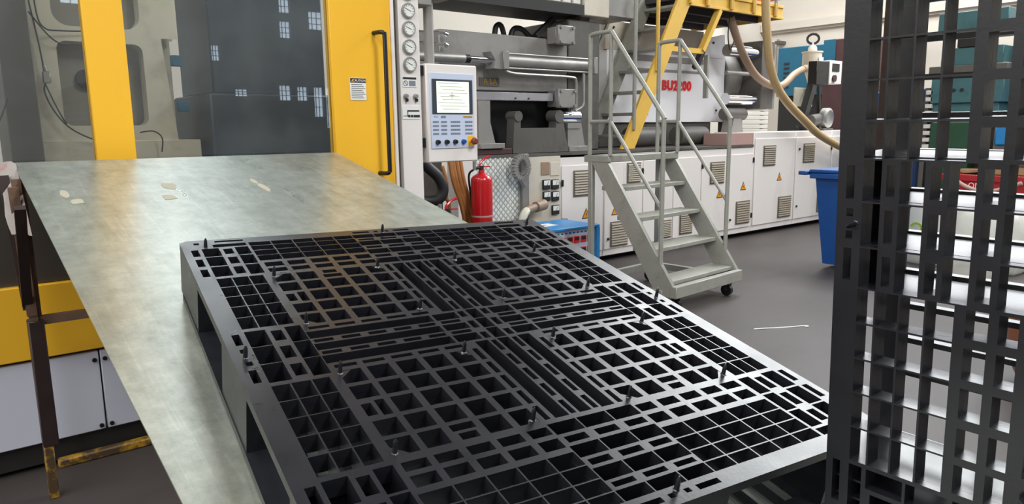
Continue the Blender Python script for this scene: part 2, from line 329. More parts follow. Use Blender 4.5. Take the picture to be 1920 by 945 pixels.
lm = symv([(a, b, .033, .094) for a, b in CC] + [(.388, .408, .045, .085), (.463, .476, .046, .088), (.463, .474, .016, .030)]) + [(a, b, -.0305, .0305) for a, b in CC] + [(.388, .408, -.022, .022)]
FM = [(.5315, .5555), (.478, .508), (.420, .450), (.358, .388)]; FN = [(.514, .525), (.457, .471), (.396, .412)]
fm = symu([(.032, .087, c, d) for c, d in FM] + [(.040, .081, c, d) for c, d in FN] + [(.034, .079, .567, .578), (.010, .021, .567, .576)]) + [(-.0295, .0295, c, d) for c, d in FM] + [(-.022, .022, c, d) for c, d in FN]
def run(n, a, b, g):
    w = (b - a + g) / n
    return [(a + i * w, a + i * w + w - g) for i in range(n)]
chan_v = symu([(.034, .062, .070, .347)] + [(.018, .029, c, d) for c, d in run(5, .074, .345, .016)]) + [(-.0125, .0125, .070, .347)]
chan_h = symv([(.098, .349, .034, .062)] + [(c, d, .018, .029) for c, d in run(5, .101, .345, .016)]) + [(.098, .349, -.0125, .0125)]
cen = symu([(.040, .092, .034, .062), (.040, .092, -.062, -.034), (.040, .092, -.0125, .0125), (.045, .088, .018, .029), (.045, .088, -.029, -.018), (.020, .034, .036, .062), (.020, .034, -.016, .016), (.020, .034, -.062, -.036)]) + [(-.013, .013, .024, .066), (-.013, .013, -.021, .021), (-.013, .013, -.066, -.024)]
HOLES = sym(quad + lz + fz + corner + rim) + symu(lm) + symv(fm) + symv(chan_v) + symu(chan_h) + cen
def perforated(mb, u0, u1, v0, v1, holes, z0, z1, corner_cut=0):
    hs = [(max(a, u0), min(b, u1), max(c, v0), min(d, v1)) for a, b, c, d in holes if b > u0 and a < u1 and d > v0 and c < v1]
    rn = lambda x: round(x, 4)
    us = sorted({rn(u0), rn(u1), *[rn(h[0]) for h in hs], *[rn(h[1]) for h in hs]}); vs = sorted({rn(v0), rn(v1), *[rn(h[2]) for h in hs], *[rn(h[3]) for h in hs]})
    nu, nv = len(us) - 1, len(vs) - 1; solid = [[True] * nv for _ in range(nu)]
    iu = {x: i for i, x in enumerate(us)}; iv = {x: i for i, x in enumerate(vs)}
    for a, b, c, d in hs:
        for i in range(iu[rn(a)], iu[rn(b)]):
            for j in range(iv[rn(c)], iv[rn(d)]): solid[i][j] = False
    V = {}; P = []; F = []
    def vid(i, j, k):
        if (i, j, k) not in V:
            x, y = us[i], vs[j]
            if corner_cut and i in (0, nu) and j in (0, nv): x -= math.copysign(corner_cut, x); y -= math.copysign(corner_cut, y)
            V[i, j, k] = len(P); P.append((x, y, (z0, z1)[k]))
        return V[i, j, k]
    S_ = lambda i, j: 0 <= i < nu and 0 <= j < nv and solid[i][j]
    # merge runs of solid cells along v is not needed: cells stay small quads
    for i in range(nu):
        for j in range(nv):
            if not solid[i][j]: continue
            F.append((vid(i, j, 1), vid(i + 1, j, 1), vid(i + 1, j + 1, 1), vid(i, j + 1, 1))); F.append((vid(i, j, 0), vid(i, j + 1, 0), vid(i + 1, j + 1, 0), vid(i + 1, j, 0)))
            if not S_(i - 1, j): F.append((vid(i, j, 0), vid(i, j, 1), vid(i, j + 1, 1), vid(i, j + 1, 0)))
            if not S_(i + 1, j): F.append((vid(i + 1, j, 0), vid(i + 1, j + 1, 0), vid(i + 1, j + 1, 1), vid(i + 1, j, 1)))
            if not S_(i, j - 1): F.append((vid(i, j, 0), vid(i + 1, j, 0), vid(i + 1, j, 1), vid(i, j, 1)))
            if not S_(i, j + 1): F.append((vid(i, j + 1, 0), vid(i, j + 1, 1), vid(i + 1, j + 1, 1), vid(i + 1, j + 1, 0)))
    return mb.add(P, F)
PINS = [(a * u, b * v) for u, v in ((.101, .099), (.338, .099), (.101, .338), (.338, .338), (.442, .540)) for a in (1, -1) for b in (1, -1)] + [(0, .564), (0, -.564), (.470, 0), (-.470, 0)]
def make_pallet():
    p = thing('plastic_pallet', '', 'pallet', world=False)
    d = perforated(MB(), -HW, HW, -HL, HL, HOLES, -.016, 0, .007)
    perforated(d, -.4575, .4575, -.5595, .5595, HOLES, -.030, -.0155)
    g = .017                                                        # gussets in the cells beside the pins
    for u, v, su, sv in ((.0905, .092, 1, 1), (.341, .092, -1, 1), (.0905, .347, 1, -1), (.341, .347, -1, -1)):
        for a in (1, -1):
            for b in (1, -1): d.prism([(a * u, b * v), (a * (u + su * g * 1.5), b * v), (a * u, b * (v + sv * g * 1.5))], 2, -.03, -.0005)
    d.build('upper_deck', 'pallet', p)
    low = sym([(a + .002, b - .002, c + .002, e - .002) for a, b, c, e in [(i, j, k, l) for i, j in QC for k, l in QR]]
              + [(a, b, c + .004, e - .004) for a, b in ((.360, .402), (.411, .453)) for c, e in zip((.104, .1545, .2045, .254, .3035), (.1545, .2045, .254, .3035, .352))]
              + [(a + .004, b - .004, c, e) for a, b in zip(FU, FU[1:]) for c, e in ((.366, .421), (.434, .554))]
              + [(a, b, c + .003, e - .003) for a, b in CC for c, e in CR]) + symu([(a, b, -.026, .026) for a, b in CC]) + sym([(a, b, .038, .09) for a, b in CC])
    low += sym([(.036, .083, c, e) for c, e in ((.362, .45), (.462, .552))]) + symv([(-.026, .026, c, e) for c, e in ((.362, .45), (.462, .552))]) + symv([(-.06, -.006, .1, .34), (.006, .06, .1, .34)]) + symu([(.1, .34, -.06, -.006), (.1, .34, .006, .06)])
    perforated(MB(), -HW, HW, -HL, HL, low, -HP, -HP + .014, .007).build('lower_deck', 'pallet', p)
    zb, zt, w = -HP + .012, -.0155, .0016
    def block(us, vs, ulim, vlim):                                  # full-depth walls: planes of constant u and of constant v
        mb = MB()
        for u in us: mb.box(u - w, u + w, vlim[0], vlim[1], zb, zt)
        for v in vs: mb.box(ulim[0], ulim[1], v - w, v + w, zb, zt)
        mb.build('block', 'pallet', p)
    for a in (1, -1):
        for b in (1, -1): block([a * x for x in (.349, .384, .412, .456, .4885)], [b * .5865, b * .3545], sorted((a * .348, a * .4895)), sorted((b * .3535, b * .588)))
        block([a * .4885, a * .349], (-.098, -.0317, .0317, .098), sorted((a * .348, a * .4895)), (-.099, .099))
        block((-.0895, -.0308, .0308, .0895), [a * .5865], (-.091, .091), sorted((a * .353, a * .588)))
    block((-.093, .093), (-.068, -.0225, .0225, .068), (-.094, .094), (-.069, .069))
    pm = MB().lathe((0, 0, -.002), (0, 0, 1), [(.0075, 0), (.0042, .003), (.0037, .017), (.0035, .020), (.0012, .025)], 8).mesh('pin', 'pallet')
    for u, v in PINS:
        o = bpy.data.objects.new('pin', pm); COL.objects.link(o); o.parent = p; o.location = (u, v, 0)
    return p
pallet = make_pallet()
def set_pose(o, R, T): o.matrix_world = Matrix(((*R[0], T[0]), (*R[1], T[1]), (*R[2], T[2]), (0, 0, 0, 1)))
stand = copy_tree(pallet)
set_pose(pallet, ((0.99210049, 0.12530402, -0.00595929), (-0.1236045, 0.96832688, -0.21694466), (-0.0214135, 0.2159675, 0.97616571)), (0.85159168, 1.14598271, 0.90956852))
tag(pallet, 'black moulded pallet lying flat on the sloping metal chute', 'pallet')
R2 = Matrix(((-0.05509516, 0.02336979, -0.99820758), (-0.00399007, 0.99971292, 0.02362526), (0.99847314, 0.00528456, -0.0549861)))
T2 = Vector((0.97134813, 0.45809322, 1.16641419)) + R2 @ Vector((0, -.56, 0))
set_pose(stand, R2, T2)
tag(stand, 'black moulded pallet standing on edge in the right foreground', 'pallet')
MB().box(.9, 1.25, .2, .3, .6455, .6725, .003).solo('timber_batten', 'wood', 'short timber batten under the far end of the standing pallet', 'batten', 'battens under the standing pallet')
MB().box(.9, 1.25, -.5, -.4, .6455, .668, .003).solo('timber_batten', 'wood', 'short timber batten under the near end of the standing pallet', 'batten', 'battens under the standing pallet')

# ================================================================ CHUTE
ch = thing('metal_chute', 'sloping galvanised sheet chute leading down from the yellow machine', 'chute', (.85, 2.0, 0))
zc = lambda y: .772 + .2222 * (y - 1.176)
YF = .6
prof = [(3.1, zc(3.1)), (YF, zc(YF)), (-.9, zc(YF)), (-.9, zc(YF) - .004), (YF, zc(YF) - .004), (3.1, zc(3.1) - .004)]
nx = 24; sh = MB(); xs = [.24 + (1.47 - .24) * i / nx for i in range(nx + 1)]
sh.prism(prof, 0, .24, 1.47).build('sheet', 'chute', ch)
# angle-iron frame under the sheet
fr = lambda *a: MB().bar(*a)
for x in (.46, 1.40):
    fr((x, 3.06, zc(3.06) - .03), (x, .66, zc(.66) - .03), .03, .05).build('side_rail', 'rust', ch)
    fr((x, .6, .62), (x, -.85, .62), .03, .04).build('side_rail', 'rust', ch)
MB().box(.245, 1.455, 3.03, 3.07, zc(3.06) - .06, zc(3.06) - .018).build('cross_rail', 'rust', ch)
for x, s in ((.228, 1), (1.45, -1)):
    lg = MB().box(x - .012, x + .014, 2.925, 2.95, .6, zc(2.93) - .012).box(x + .014, x + .028, 2.95, 2.975, .6, zc(2.95) - .012).build('leg', 'rust', ch)
    MB().box(x - .018, x + .03, 2.915, 2.975, .2, .66, .003).build('leg_sleeve', 'rustd', ch)
    MB().box(x - .018, x + .012, 2.92, 2.965, 0, .2, .003).build('leg_foot', 'yellow_worn', ch)
    fr((x - .012, 2.90, zc(2.9) - .03), (x - .002, 2.93, .68), .02, .03, (1, 0, 0)).build('brace', 'rust', ch)
    fr((x, .2, .6), (x, .2, 0), .045, .045, (0, 1, 0)).build('leg', 'rustd', ch); fr((x, -.8, .6), (x, -.8, 0), .045, .045, (0, 1, 0)).build('leg', 'rustd', ch)
fr((.24, 2.95, .655), (1.45, 2.95, .655), .03, .03).build('cross_bar', 'rust', ch)
fr((.206, 2.62, 1.08), (.216, 2.93, .72), .018, .03, (1, 0, 0)).build('brace', 'rustd', ch)
fr((.2, 3.0, 1.16), (.218, 2.94, .70), .02, .03, (1, 0, 0)).build('brace', 'rustd', ch)
def patch(cx, cy, w, l, seed):
    random.seed(seed); n = 11; mb = MB(); nrm = Vector((0, -.2222, 1)).normalized(); top = []
    for i in range(n):
        a = 2 * math.pi * i / n; q = .7 + .45 * random.random(); x = cx + w * q * math.cos(a) ; y = cy + l * q * math.sin(a); top.append(Vector((x, y, zc(y))))
    mb.add([p + nrm * .0003 for p in top] + [p + nrm * .0012 for p in top], [tuple(range(n, 2 * n)), tuple(range(n - 1, -1, -1))] + [(i, (i + 1) % n, n + (i + 1) % n, n + i) for i in range(n)])
    return mb
for i, (x, y, w, l) in enumerate(((.333, 2.69, .012, .05), (.355, 2.6, .02, .03), (.652, 2.715, .022, .045), (.617, 2.585, .024, .03), (.95, 2.72, .012, .04), (.955, 2.63, .014, .05))):
    patch(x, y, w, l, i).build('tape_residue', 'tape', ch, 'pale torn tape residue')
rg = MB(); pts = []
for i in range(9):
    z = 1.20 - i * .028; w = .035 + .012 * math.sin(i * 1.3)
    pts.append([(.205 - w * .3, 3.08 - i * .03 + .01 * math.sin(i * 2.1), z), (.232, 3.055 - i * .03, z + .006), (.243, 3.03 - i * .03, z - .004)])
vs = [p for r in pts for p in r]; fs = [(r * 3 + k, r * 3 + k + 1, r * 3 + k + 4, r * 3 + k + 3) for r in range(8) for k in range(2)]
vs2 = [(p[0] - .006, p[1] + .004, p[2]) for p in vs]; n = len(vs)
ed = [0, 1, 2] + [r * 3 + 2 for r in range(1, 9)] + [25, 24] + [r * 3 for r in range(7, 0, -1)]
rg.add(vs + vs2, fs + [tuple(i + n for i in f[::-1]) for f in fs] + [(ed[i], ed[(i + 1) % len(ed)], ed[(i + 1) % len(ed)] + n, ed[i] + n) for i in range(len(ed))])
rg.solo('rag', 'rag', 'dirty white and red rag stuffed at the upper left corner of the chute', 'rag')
MB().tube([(4.03, 2.52, .004), (4.09, 2.49, .004), (4.16, 2.45, .003), (4.25, 2.4, .003), (4.33, 2.36, .004), (4.36, 2.33, .004), (4.33, 2.335, .004)], .004, 6).solo('string', 'paper', 'thin white string lying on the dark floor between the pallets and the bin', 'string')

# ================================================================ YELLOW GUARD OF THE MOULDING MACHINE
sd = thing('safety_door', 'tall yellow sliding safety door with two large glass panes', 'door', (.9, 3.22, .74))
fm_ = MB().box(.52, .66, 3.2, 3.26, .74, 2.75, .002).box(1.518, 1.835, 3.2, 3.26, .74, 2.75, .003).box(-1.3, -1.15, 3.2, 3.26, .74, 2.75, .002)
fm_.box(-1.15, .52, 3.2, 3.26, 2.6, 2.75).box(.66, 1.518, 3.2, 3.26, 2.6, 2.75)
fm_.build('frame', 'yellow', sd)
MB().box(-1.15, .52, 3.225, 3.231, 1.105, 2.6).build('pane', 'glass', sd); MB().box(.66, 1.518, 3.225, 3.231, 1.105, 2.6).build('pane', 'glass', sd)
MB().box(-1.15, .52, 3.215, 3.24, .74, 1.104, .002).build('dark_reflection_panel', 'dark_reflection', sd, 'dark panel painted as the floor reflection in the lower glass'); MB().box(.66, 1.518, 3.215, 3.24, .74, 1.104, .002).build('dark_reflection_panel', 'dark_reflection', sd, 'dark panel painted as the floor reflection in the lower glass')  # dark sheets stand in for the dark floor mirrored in the lower glass
MB().box(1.8355, 1.85, 3.19, 3.26, .74, 2.75).build('edge_strip', 'white', sd, 'white edge strip')
MB().tube([(1.742, 3.2, 1.757), (1.750, 3.15, 1.757), (1.760, 3.135, 1.752), (1.765, 3.133, 1.73), (1.765, 3.133, 1.5), (1.765, 3.133, 1.3), (1.765, 3.133, 1.115), (1.763, 3.135, 1.095), (1.755, 3.15, 1.088), (1.745, 3.2, 1.088)], .0105, 10).build('handle', 'black', sd, 'black tubular pull handle')
cs = MB().box(1.605, 1.689, 3.1965, 3.1995, 1.44, 1.543, .001).build('caution_sign', 'paper', sd, 'white caution notice with black header')
MB().box(1.606, 1.688, 3.1955, 3.1964, 1.522, 1.542).build('header', 'ink', cs)
text('lettering', 'CAUTION', 'whiteink', cs, (1.653, 3.1954, 1.5315), .015, ext=.0003)
MB().prism([(1.611, 1.526), (1.623, 1.526), (1.617, 1.538)], 1, 3.1945, 3.1954).build('warning_mark', 'ylabel', cs)
lines = MB()
for i in range(8):
    z = 1.514 - i * .0088; lines.box(1.611, 1.611 + .058 + .014 * ((i * 7) % 3) / 2, 3.1957, 3.1964, z - .0022, z)
lines.build('text_lines', 'label', cs)
MB().box(-1.3, 1.84, 3.185, 3.34, .455, .737, .003).solo('machine_sill', 'yellow', 'deep yellow sill below the glass of the safety door', 'sill')
for a, b, lab in ((-1.2, .449, 'long white base panel at the left edge under the yellow sill'), (.455, 1.6, 'white base panel next to the chute under the yellow sill')):
    bp = MB().box(a, b, 3.2, 3.225, .114, .442, .003).solo('base_panel', 'bluewhite', lab, 'panel', 'white base panels of the moulding machine')
    for x in (a + .012 + .003, b - .016):
        for z in (.132, .407): MB().cyl((x, 3.199, z), (x, 3.192, z), .0085, 12).build('bolt', 'black', bp)
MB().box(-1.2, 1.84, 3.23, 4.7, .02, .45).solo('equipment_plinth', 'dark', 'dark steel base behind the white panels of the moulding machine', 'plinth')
MB().box(.27, .95, 3.27 - .09, 3.22, 0, .035, .006).solo('floor_rail', 'yellow_worn', 'worn yellow rail on the floor below the white base panel', 'rail')
# inside of the guard: platens, mould, cables
pl = thing('mould_platen', 'worn grey steel platen with rounded recesses behind the left glass pane', 'platen', (.77, 4.1, .46))
def rrect(x0, x1, z0, z1, r, n=5):
    out = []
    for cx, cz, a0 in ((x1 - r, z1 - r, 0), (x0 + r, z1 - r, 90), (x0 + r, z0 + r, 180), (x1 - r, z0 + r, 270)):
        for k in range(n + 1): a = math.radians(a0 + 90 * k / n); out.append((cx + r * math.cos(a), cz + r * math.sin(a)))
    return out
def plate_hole(mb, x0, x1, z0, z1, hole, y0, y1):
    # plate with one rounded opening: ring of quads between opening outline and the rectangle border
    cx = sum(p[0] for p in hole) / len(hole); cz = sum(p[1] for p in hole) / len(hole); n = len(hole); outer = []
    for x, z in hole:
        dx, dz = x - cx, z - cz; k = min((x1 - cx) / dx if dx > 1e-6 else 1e9, (x0 - cx) / dx if dx < -1e-6 else 1e9, (z1 - cz) / dz if dz > 1e-6 else 1e9, (z0 - cz) / dz if dz < -1e-6 else 1e9)
        outer.append((cx + dx * k, cz + dz * k))
    vs = [(x, y, z) for y in (y0, y1) for x, z in hole] + [(x, y, z) for y in (y0, y1) for x, z in outer]; fs = []
    for i in range(n):
        j = (i + 1) % n; fs += [(i, j, 2 * n + j, 2 * n + i), (n + i, 3 * n + i, 3 * n + j, n + j), (i, n + i, n + j, j)]
    # corner fillers
    cor = [(x0, z0), (x1, z0), (x1, z1), (x0, z1)]
    for i in range(n):
        j = (i + 1) % n; a, b = outer[i], outer[j]
        for c in cor:
            if abs(a[0] - b[0]) > 1e-6 and abs(a[1] - b[1]) > 1e-6 and min(abs(a[0] - c[0]), abs(b[0] - c[0])) < 1e-6 and min(abs(a[1] - c[1]), abs(b[1] - c[1])) < 1e-6:
                k = len(vs); vs += [(c[0], y0, c[1]), (c[0], y1, c[1])]; fs += [(2 * n + i, 2 * n + j, k), (3 * n + i, k + 1, 3 * n + j)]
    return mb.add(vs, fs)
pm_ = MB(); plate_hole(pm_, .44, 1.09, 1.26, 1.772, rrect(.545, .92, 1.335, 1.735, .04), 4.1, 4.2); plate_hole(pm_, .44, 1.09, 1.772, 2.35, rrect(.54, .92, 1.805, 2.2, .07), 4.1, 4.2)
pm_.box(.40, 1.16, 4.08, 4.5, .46, 1.26, .004).box(.44, 1.09, 4.26, 4.5, 1.26, 2.35).box(.44, 1.09, 4.1, 4.5, 2.35, 2.5)
pm_.build('plate', 'platen', pl); MB().box(.5, .96, 4.235, 4.258, 1.3, 2.25).build('recess_floor', 'recess', pl, 'darker recessed face')
MB().cyl((.672, 4.234, 1.567), (.672, 4.2, 1.567), .045, 24).build('centre_bore', 'dark', pl, 'dark round bore')
for x, z, w in ((1.07, 1.66, .05), (1.085, 1.43, .055)): MB().box(x - w / 2, x + w / 2, 4.06, 4.1, z - .025, z + .03, .003).build('clamp_block', 'dblue', pl)
MB().box(.30, .425, 3.9, 4.4, .46, 2.5, .004).solo('guide_post', 'greyd', 'dark vertical steel guide post left of the platen behind glass', 'post')
MB().box(-1.1, .2, 4.5, 4.56, .46, 2.5).solo('inner_partition', 'recess', 'dull grey inner panel seen through the leftmost glass', 'panel')
for x, w, lab in ((.06, .02, 'pale slim conduit pipe behind the leftmost glass'), (.2, .035, 'pale short tube standing next to the dark guide post')): MB().cyl((x, 4.3, 1.2 if w < .03 else 1.7), (x, 4.3, 2.4), w).solo('conduit', 'platen', lab, 'pipe')
MB().box(1.2, 1.95, 4.0, 4.7, .46, 1.5, .01).box(1.25, 1.9, 4.1, 4.7, 1.5, 2.4, .01).solo('mould_half', 'mouldblue', 'dark blue mould block deep inside behind the right glass pane', 'mould')
cabs = [[(.47, 4.06, 2.1), (.475, 4.05, 1.85), (.5, 4.04, 1.78), (.56, 4.06, 1.775), (.66, 4.07, 1.78)], [(.45, 4.05, 1.9), (.47, 4.04, 1.7), (.478, 4.04, 1.55), (.47, 4.04, 1.49), (.5, 4.03, 1.4), (.56, 4.03, 1.32), (.66, 4.04, 1.265), (.75, 4.04, 1.255)], [(.445, 4.05, 1.85), (.5, 4.03, 1.76), (.55, 4.06, 1.72), (.6, 4.09, 1.72)],
        [(.86, 4.05, 1.3), (.92, 4.03, 1.305), (.955, 4.02, 1.27), (.95, 4.03, 1.2)], [(.47, 4.04, 1.55), (.5, 4.03, 1.45), (.53, 4.03, 1.37), (.545, 4.03, 1.345)], [(.0, 3.9, 1.24), (.12, 3.85, 1.25), (.25, 3.85, 1.33), (.31, 3.88, 1.45)]]
for c, lab in zip(cabs, ('thin dark cable looping over the top of the platen', 'long dark cable sagging across the foot of the platen', 'thin cable leading into the square platen recess', 'short curled cable at the lower right of the platen', 'cable bundle dropping from the connector on the platen', 'black cable arc behind the leftmost glass')):
    MB().tube(c, .0035, 6).solo('cable', 'rubber', lab, 'cable')
MB().box(.468, .5, 4.02, 4.05, 1.53, 1.585, .004).cyl((.484, 4.035, 1.585), (.478, 4.035, 1.61), .008).solo('cable_connector', 'steel', 'small metal connector hanging on the cables of the platen', 'connector')

# ================================================================ GAUGE COLUMN AND CONTROL PANEL
gc = thing('gauge_column', 'white upright column with four round pressure gauges', 'column', (1.94, 3.3, 0))
MB().box(1.882, 2.0, 3.2, 3.45, 0, 2.75, .003).build('body', 'white', gc); MB().box(1.851, 1.881, 3.23, 3.45, 0, 2.75).build('channel', 'greyd', gc, 'dark recessed channel')
for i, z in enumerate((1.877, 1.791, 1.704, 1.619, 1.964)):
    g = MB().lathe((1.9355, 3.199, z), (0, -1, 0), [(.036, 0), (.036, .012), (.034, .016), (.029, .016), (.029, .012)], 26).build('gauge', 'steel', gc)
    MB().cyl((1.9355, 3.188, z), (1.9355, 3.1855, z), .029, 26).build('dial', 'meterglass', g)
    tk = MB()
    for k in range(9):
        a = math.radians(-40 + 260 * k / 8); c, s_ = math.cos(a), math.sin(a); tk.bar((1.9355 + .021 * c, 3.1848, z + .021 * s_), (1.9355 + .026 * c, 3.1848, z + .026 * s_), .0018, .001, (0, 1, 0))
    tk.bar((1.9355 + .012, 3.1846, z - .004), (1.9355 - .018, 3.1846, z + .008), .0022, .001, (0, 1, 0)); tk.build('needle', 'ink', g)
lb = MB().box(1.893, 1.972, 3.197, 3.1995, 1.508, 1.558, .0008).build('warning_label', 'paper', gc)
MB().box(1.894, 1.971, 3.196, 3.1969, 1.547, 1.557).build('header', 'ink', lb)
ring = MB()
for k in range(16):
    a, b = 2 * math.pi * k / 16, 2 * math.pi * (k + 1) / 16; ring.bar((1.909 + .012 * math.cos(a), 3.1962, 1.527 + .012 * math.sin(a)), (1.909 + .012 * math.cos(b), 3.1962, 1.527 + .012 * math.sin(b)), .002, .001, (0, 1, 0))
ring.bar((1.9, 3.1962, 1.536), (1.918, 3.1962, 1.518), .002, .001, (0, 1, 0)); ring.build('prohibition_mark', 'ink', lb)
MB().box(1.928, 1.966, 3.1962, 3.1969, 1.514, 1.54).build('print_block', 'keygrey', lb)
for x in (1.906, 1.962):
    k = MB().lathe((x, 3.199, 1.464), (0, -1, 0), [(.012, 0), (.012, .008), (.009, .012), (.009, .02)], 16).build('key_switch', 'steel', gc)
    MB().box(x - .001, x + .009, 3.185, 3.199, 1.437, 1.452).build('key_tag', 'black', k)
lb = MB().box(1.885, 1.987, 3.197, 3.1995, 1.35, 1.42, .0008).build('rating_label', 'paper', gc)
bk = MB().box(1.913, 1.983, 3.196, 3.1969, 1.388, 1.395).box(1.913, 1.917, 3.196, 3.1969, 1.366, 1.395).box(1.890, 1.985, 3.196, 3.1969, 1.3645, 1.3675)
for x in (1.917, 1.933, 1.949): bk.box(x, x + .012, 3.1955, 3.1969, 1.360, 1.372)
bk.box(1.962, 1.985, 3.1955, 3.1969, 1.360, 1.372).build('diagram_print', 'ink', lb)

cp = thing('control_panel', 'white operator control panel with lit screen hung beside the gauge column', 'control panel', (2.19, 3.26, 1.127))
MB().box(2.03, 2.352, 3.2, 3.31, 1.127, 1.63, .006).build('housing', 'white', cp)
fp = MB().box(2.05, 2.327, 3.195, 3.1999, 1.198, 1.585, .002).build('keypad_panel', 'panelblue', cp)
sc_ = MB().box(2.060, 2.316, 3.1915, 3.1949, 1.376, 1.554, .002).build('screen_bezel', 'bezel', cp)
MB().box(2.087, 2.291, 3.190, 3.1914, 1.383, 1.543).build('screen', 'screen', sc_)
ln = MB()
for i in range(9): ln.box(2.097 + .012 * (i % 3), 2.23 + .017 * ((i * 5) % 4), 3.1893, 3.1899, 1.532 - i * .0165, 1.5345 - i * .0165)
ln.box(2.165, 2.2, 3.1893, 3.1899, 1.47, 1.474).box(2.18, 2.183, 3.1893, 3.1899, 1.455, 1.49).build('screen_text', 'screenline', sc_)
ks = MB()
for r in range(4):
    for c0, n in ((2.062, 3), (2.113, 3), (2.173, 5), (2.265, 4)):
        for k in range(n): ks.box(c0 + k * .0125, c0 + k * .0125 + .0095, 3.1925, 3.1949, 1.333 - r * .0205, 1.341 - r * .0205)
ks.build('key_print', 'keygrey', fp)
text('lettering', 'F A C', 'ink', fp, (2.083, 3.1945, 1.362), .011, ext=.0004); MB().box(2.112, 2.142, 3.1935, 3.1949, 1.357, 1.367).build('logo_box', 'keygrey', fp)
MB().box(2.255, 2.312, 3.1935, 3.1949, 1.358, 1.366).build('maker_print', 'gold', fp)
for i, x in enumerate((2.087, 2.143, 2.197, 2.251)):
    k = MB().lathe((x, 3.195, 1.232), (0, -1, 0), [(.013, 0), (.013, .008), (.010, .014), (.010, .018)], 16).build('push_button', 'black' if i != 3 else 'bin', cp)
MB().box(2.282, 2.325, 3.193, 3.1949, 1.207, 1.262).build('stop_plate', 'yellow', cp, 'yellow plate behind the stop button')
MB().lathe((2.306, 3.193, 1.234), (0, -1, 0), [(.008, 0), (.008, .018), (.019, .02), (.019, .034), (.012, .04)], 18).build('stop_button', 'estop', cp, 'red-brown mushroom stop button')
for z in (1.235, 1.6): MB().box(2.001, 2.03, 3.215, 3.24, z - .03, z + .02, .003).build('hinge', 'black', cp)
MB().cyl((2.1, 3.27, 1.63), (2.1, 3.27, 1.955), .026, 18).build('support_tube', 'grey', cp)
fl = MB().box(2.02, 2.2, 3.2, 3.34, 1.955, 1.99, .004).box(2.0, 2.08, 3.2, 3.34, 1.915, 1.9549, .003).build('tube_flange', 'grey', cp)
for x in (2.035, 2.105, 2.175): MB().cyl((x, 3.199, 1.972), (x, 3.19, 1.972), .009, 6).build('bolt', 'ink', fl)
MB().box(2.02, 2.2, 3.2, 3.34, 1.9905, 2.7, .004).build('hanger_plate', 'grey', cp)

# ================================================================ CABINET ROW
YC = 4.84
def vent(parent, x0, x1, z0, z1, y):
    f = MB().box(x0, x1, y - .008, y - .0005, z0, z1, .001).build('vent', 'ventbase', parent, 'tan louvred vent')
    sl = MB(); n = 9
    for i in range(n):
        z = z0 + .012 + (z1 - z0 - .024) * (i + .5) / n; h = (z1 - z0 - .024) / n
        sl.add([(x0 + .012, y - .0085, z + h * .45), (x1 - .012, y - .0085, z + h * .45), (x1 - .012, y - .017, z - h * .25), (x0 + .012, y - .017, z - h * .25), (x0 + .012, y - .0085, z - h * .3), (x1 - .012, y - .0085, z - h * .3)], [(0, 1, 2, 3), (3, 2, 5, 4)])
    sl.build('louvre', 'louvre', f)
def tri(parent, x, z, y, s=.055):
    f = MB().prism([(x - s, z), (x + s, z), (x, z + s * 1.8)], 1, y - .002, y - .0003).build('warning_triangle', 'ink', parent, 'orange electrical warning triangle')
    MB().prism([(x - s * .78, z + s * .12), (x + s * .78, z + s * .12), (x, z + s * 1.55)], 1, y - .003, y - .0021).build('triangle_face', 'ylabel', f)
    MB().prism([(x - .002, z + s * .3), (x + s * .2, z + s * .75), (x + .003, z + s * .75), (x + s * .12, z + s * 1.2), (x - s * .15, z + s * .65), (x + .004, z + s * .65)], 1, y - .0036, y - .0031).build('bolt_mark', 'ink', f)
def lock(parent, x, z, y): MB().cyl((x, y - .0005, z), (x, y - .012, z), .014, 12).build('lock', 'dark', parent)
def hinge(parent, x, z, y): MB().box(x - .012, x + .012, y - .012, y, z - .03, z + .03, .002).build('hinge', 'black', parent)
cabinets = [  # x0, x1, z1, door splits, vents, triangles, locks, hinges, label
 (4.476, 5.037, 1.03, [(4.49, 5.027)], [(4.63, 4.868, .664, .907)], [(4.80, .45)], [], [(4.49, .8)], 'white cabinet with one upper vent behind the blue controller'),
 (5.037, 5.605, 1.035, [(5.05, 5.32), (5.325, 5.6)], [(5.13, 5.38, .135, .385), (5.36, 5.56, .75, .95)], [(5.2, .45)], [(5.1, .22)], [(5.59, .86)], 'white cabinet with low vent seen through the ladder beside the first stringer'),
 (5.605, 6.084, 1.04, [(5.61, 5.84), (5.845, 6.08)], [(5.90, 6.06, .14, .33)], [], [(5.87, .22)], [], 'white cabinet seen between the ladder treads'),
 (6.084, 6.563, 1.045, [(6.09, 6.556)], [(6.2, 6.42, .15, .38)], [], [], [], 'plain white cabinet right behind the lower ladder treads'),
 (6.563, 7.063, 1.048, [(6.57, 7.056)], [(6.712, 6.974, .663, .906)], [(6.9, .5)], [], [(6.572, .87)], 'white cabinet with one upper vent behind the right ladder rail'),
 (7.063, 7.557, 1.05, [(7.09, 7.54)], [(7.227, 7.505, .165, .433)], [(7.36, .56)], [(7.12, .23)], [(7.545, .9), (7.545, .25)], 'white cabinet with low vent beside the taller cabinets'),
 (7.557, 8.473, 1.22, [(7.58, 8.46)], [(7.745, 8.008, .819, 1.062), (8.115, 8.41, .165, .428)], [(8.12, .63)], [], [], 'tall white cabinet with upper left and lower right vents'),
 (8.473, 9.368, 1.22, [(8.485, 9.36)], [(8.644, 8.92, .823, 1.068), (9.05, 9.3, .165, .428)], [], [(8.55, .28), (8.55, 1.0)], [(9.35, 1.0)], 'tall white cabinet behind the blue wheelie bin'),
 (9.368, 10.3, 1.22, [(9.38, 10.28)], [(9.75, 10.0, .8, 1.06)], [], [], [], 'last tall white cabinet partly hidden by the standing pallet')]
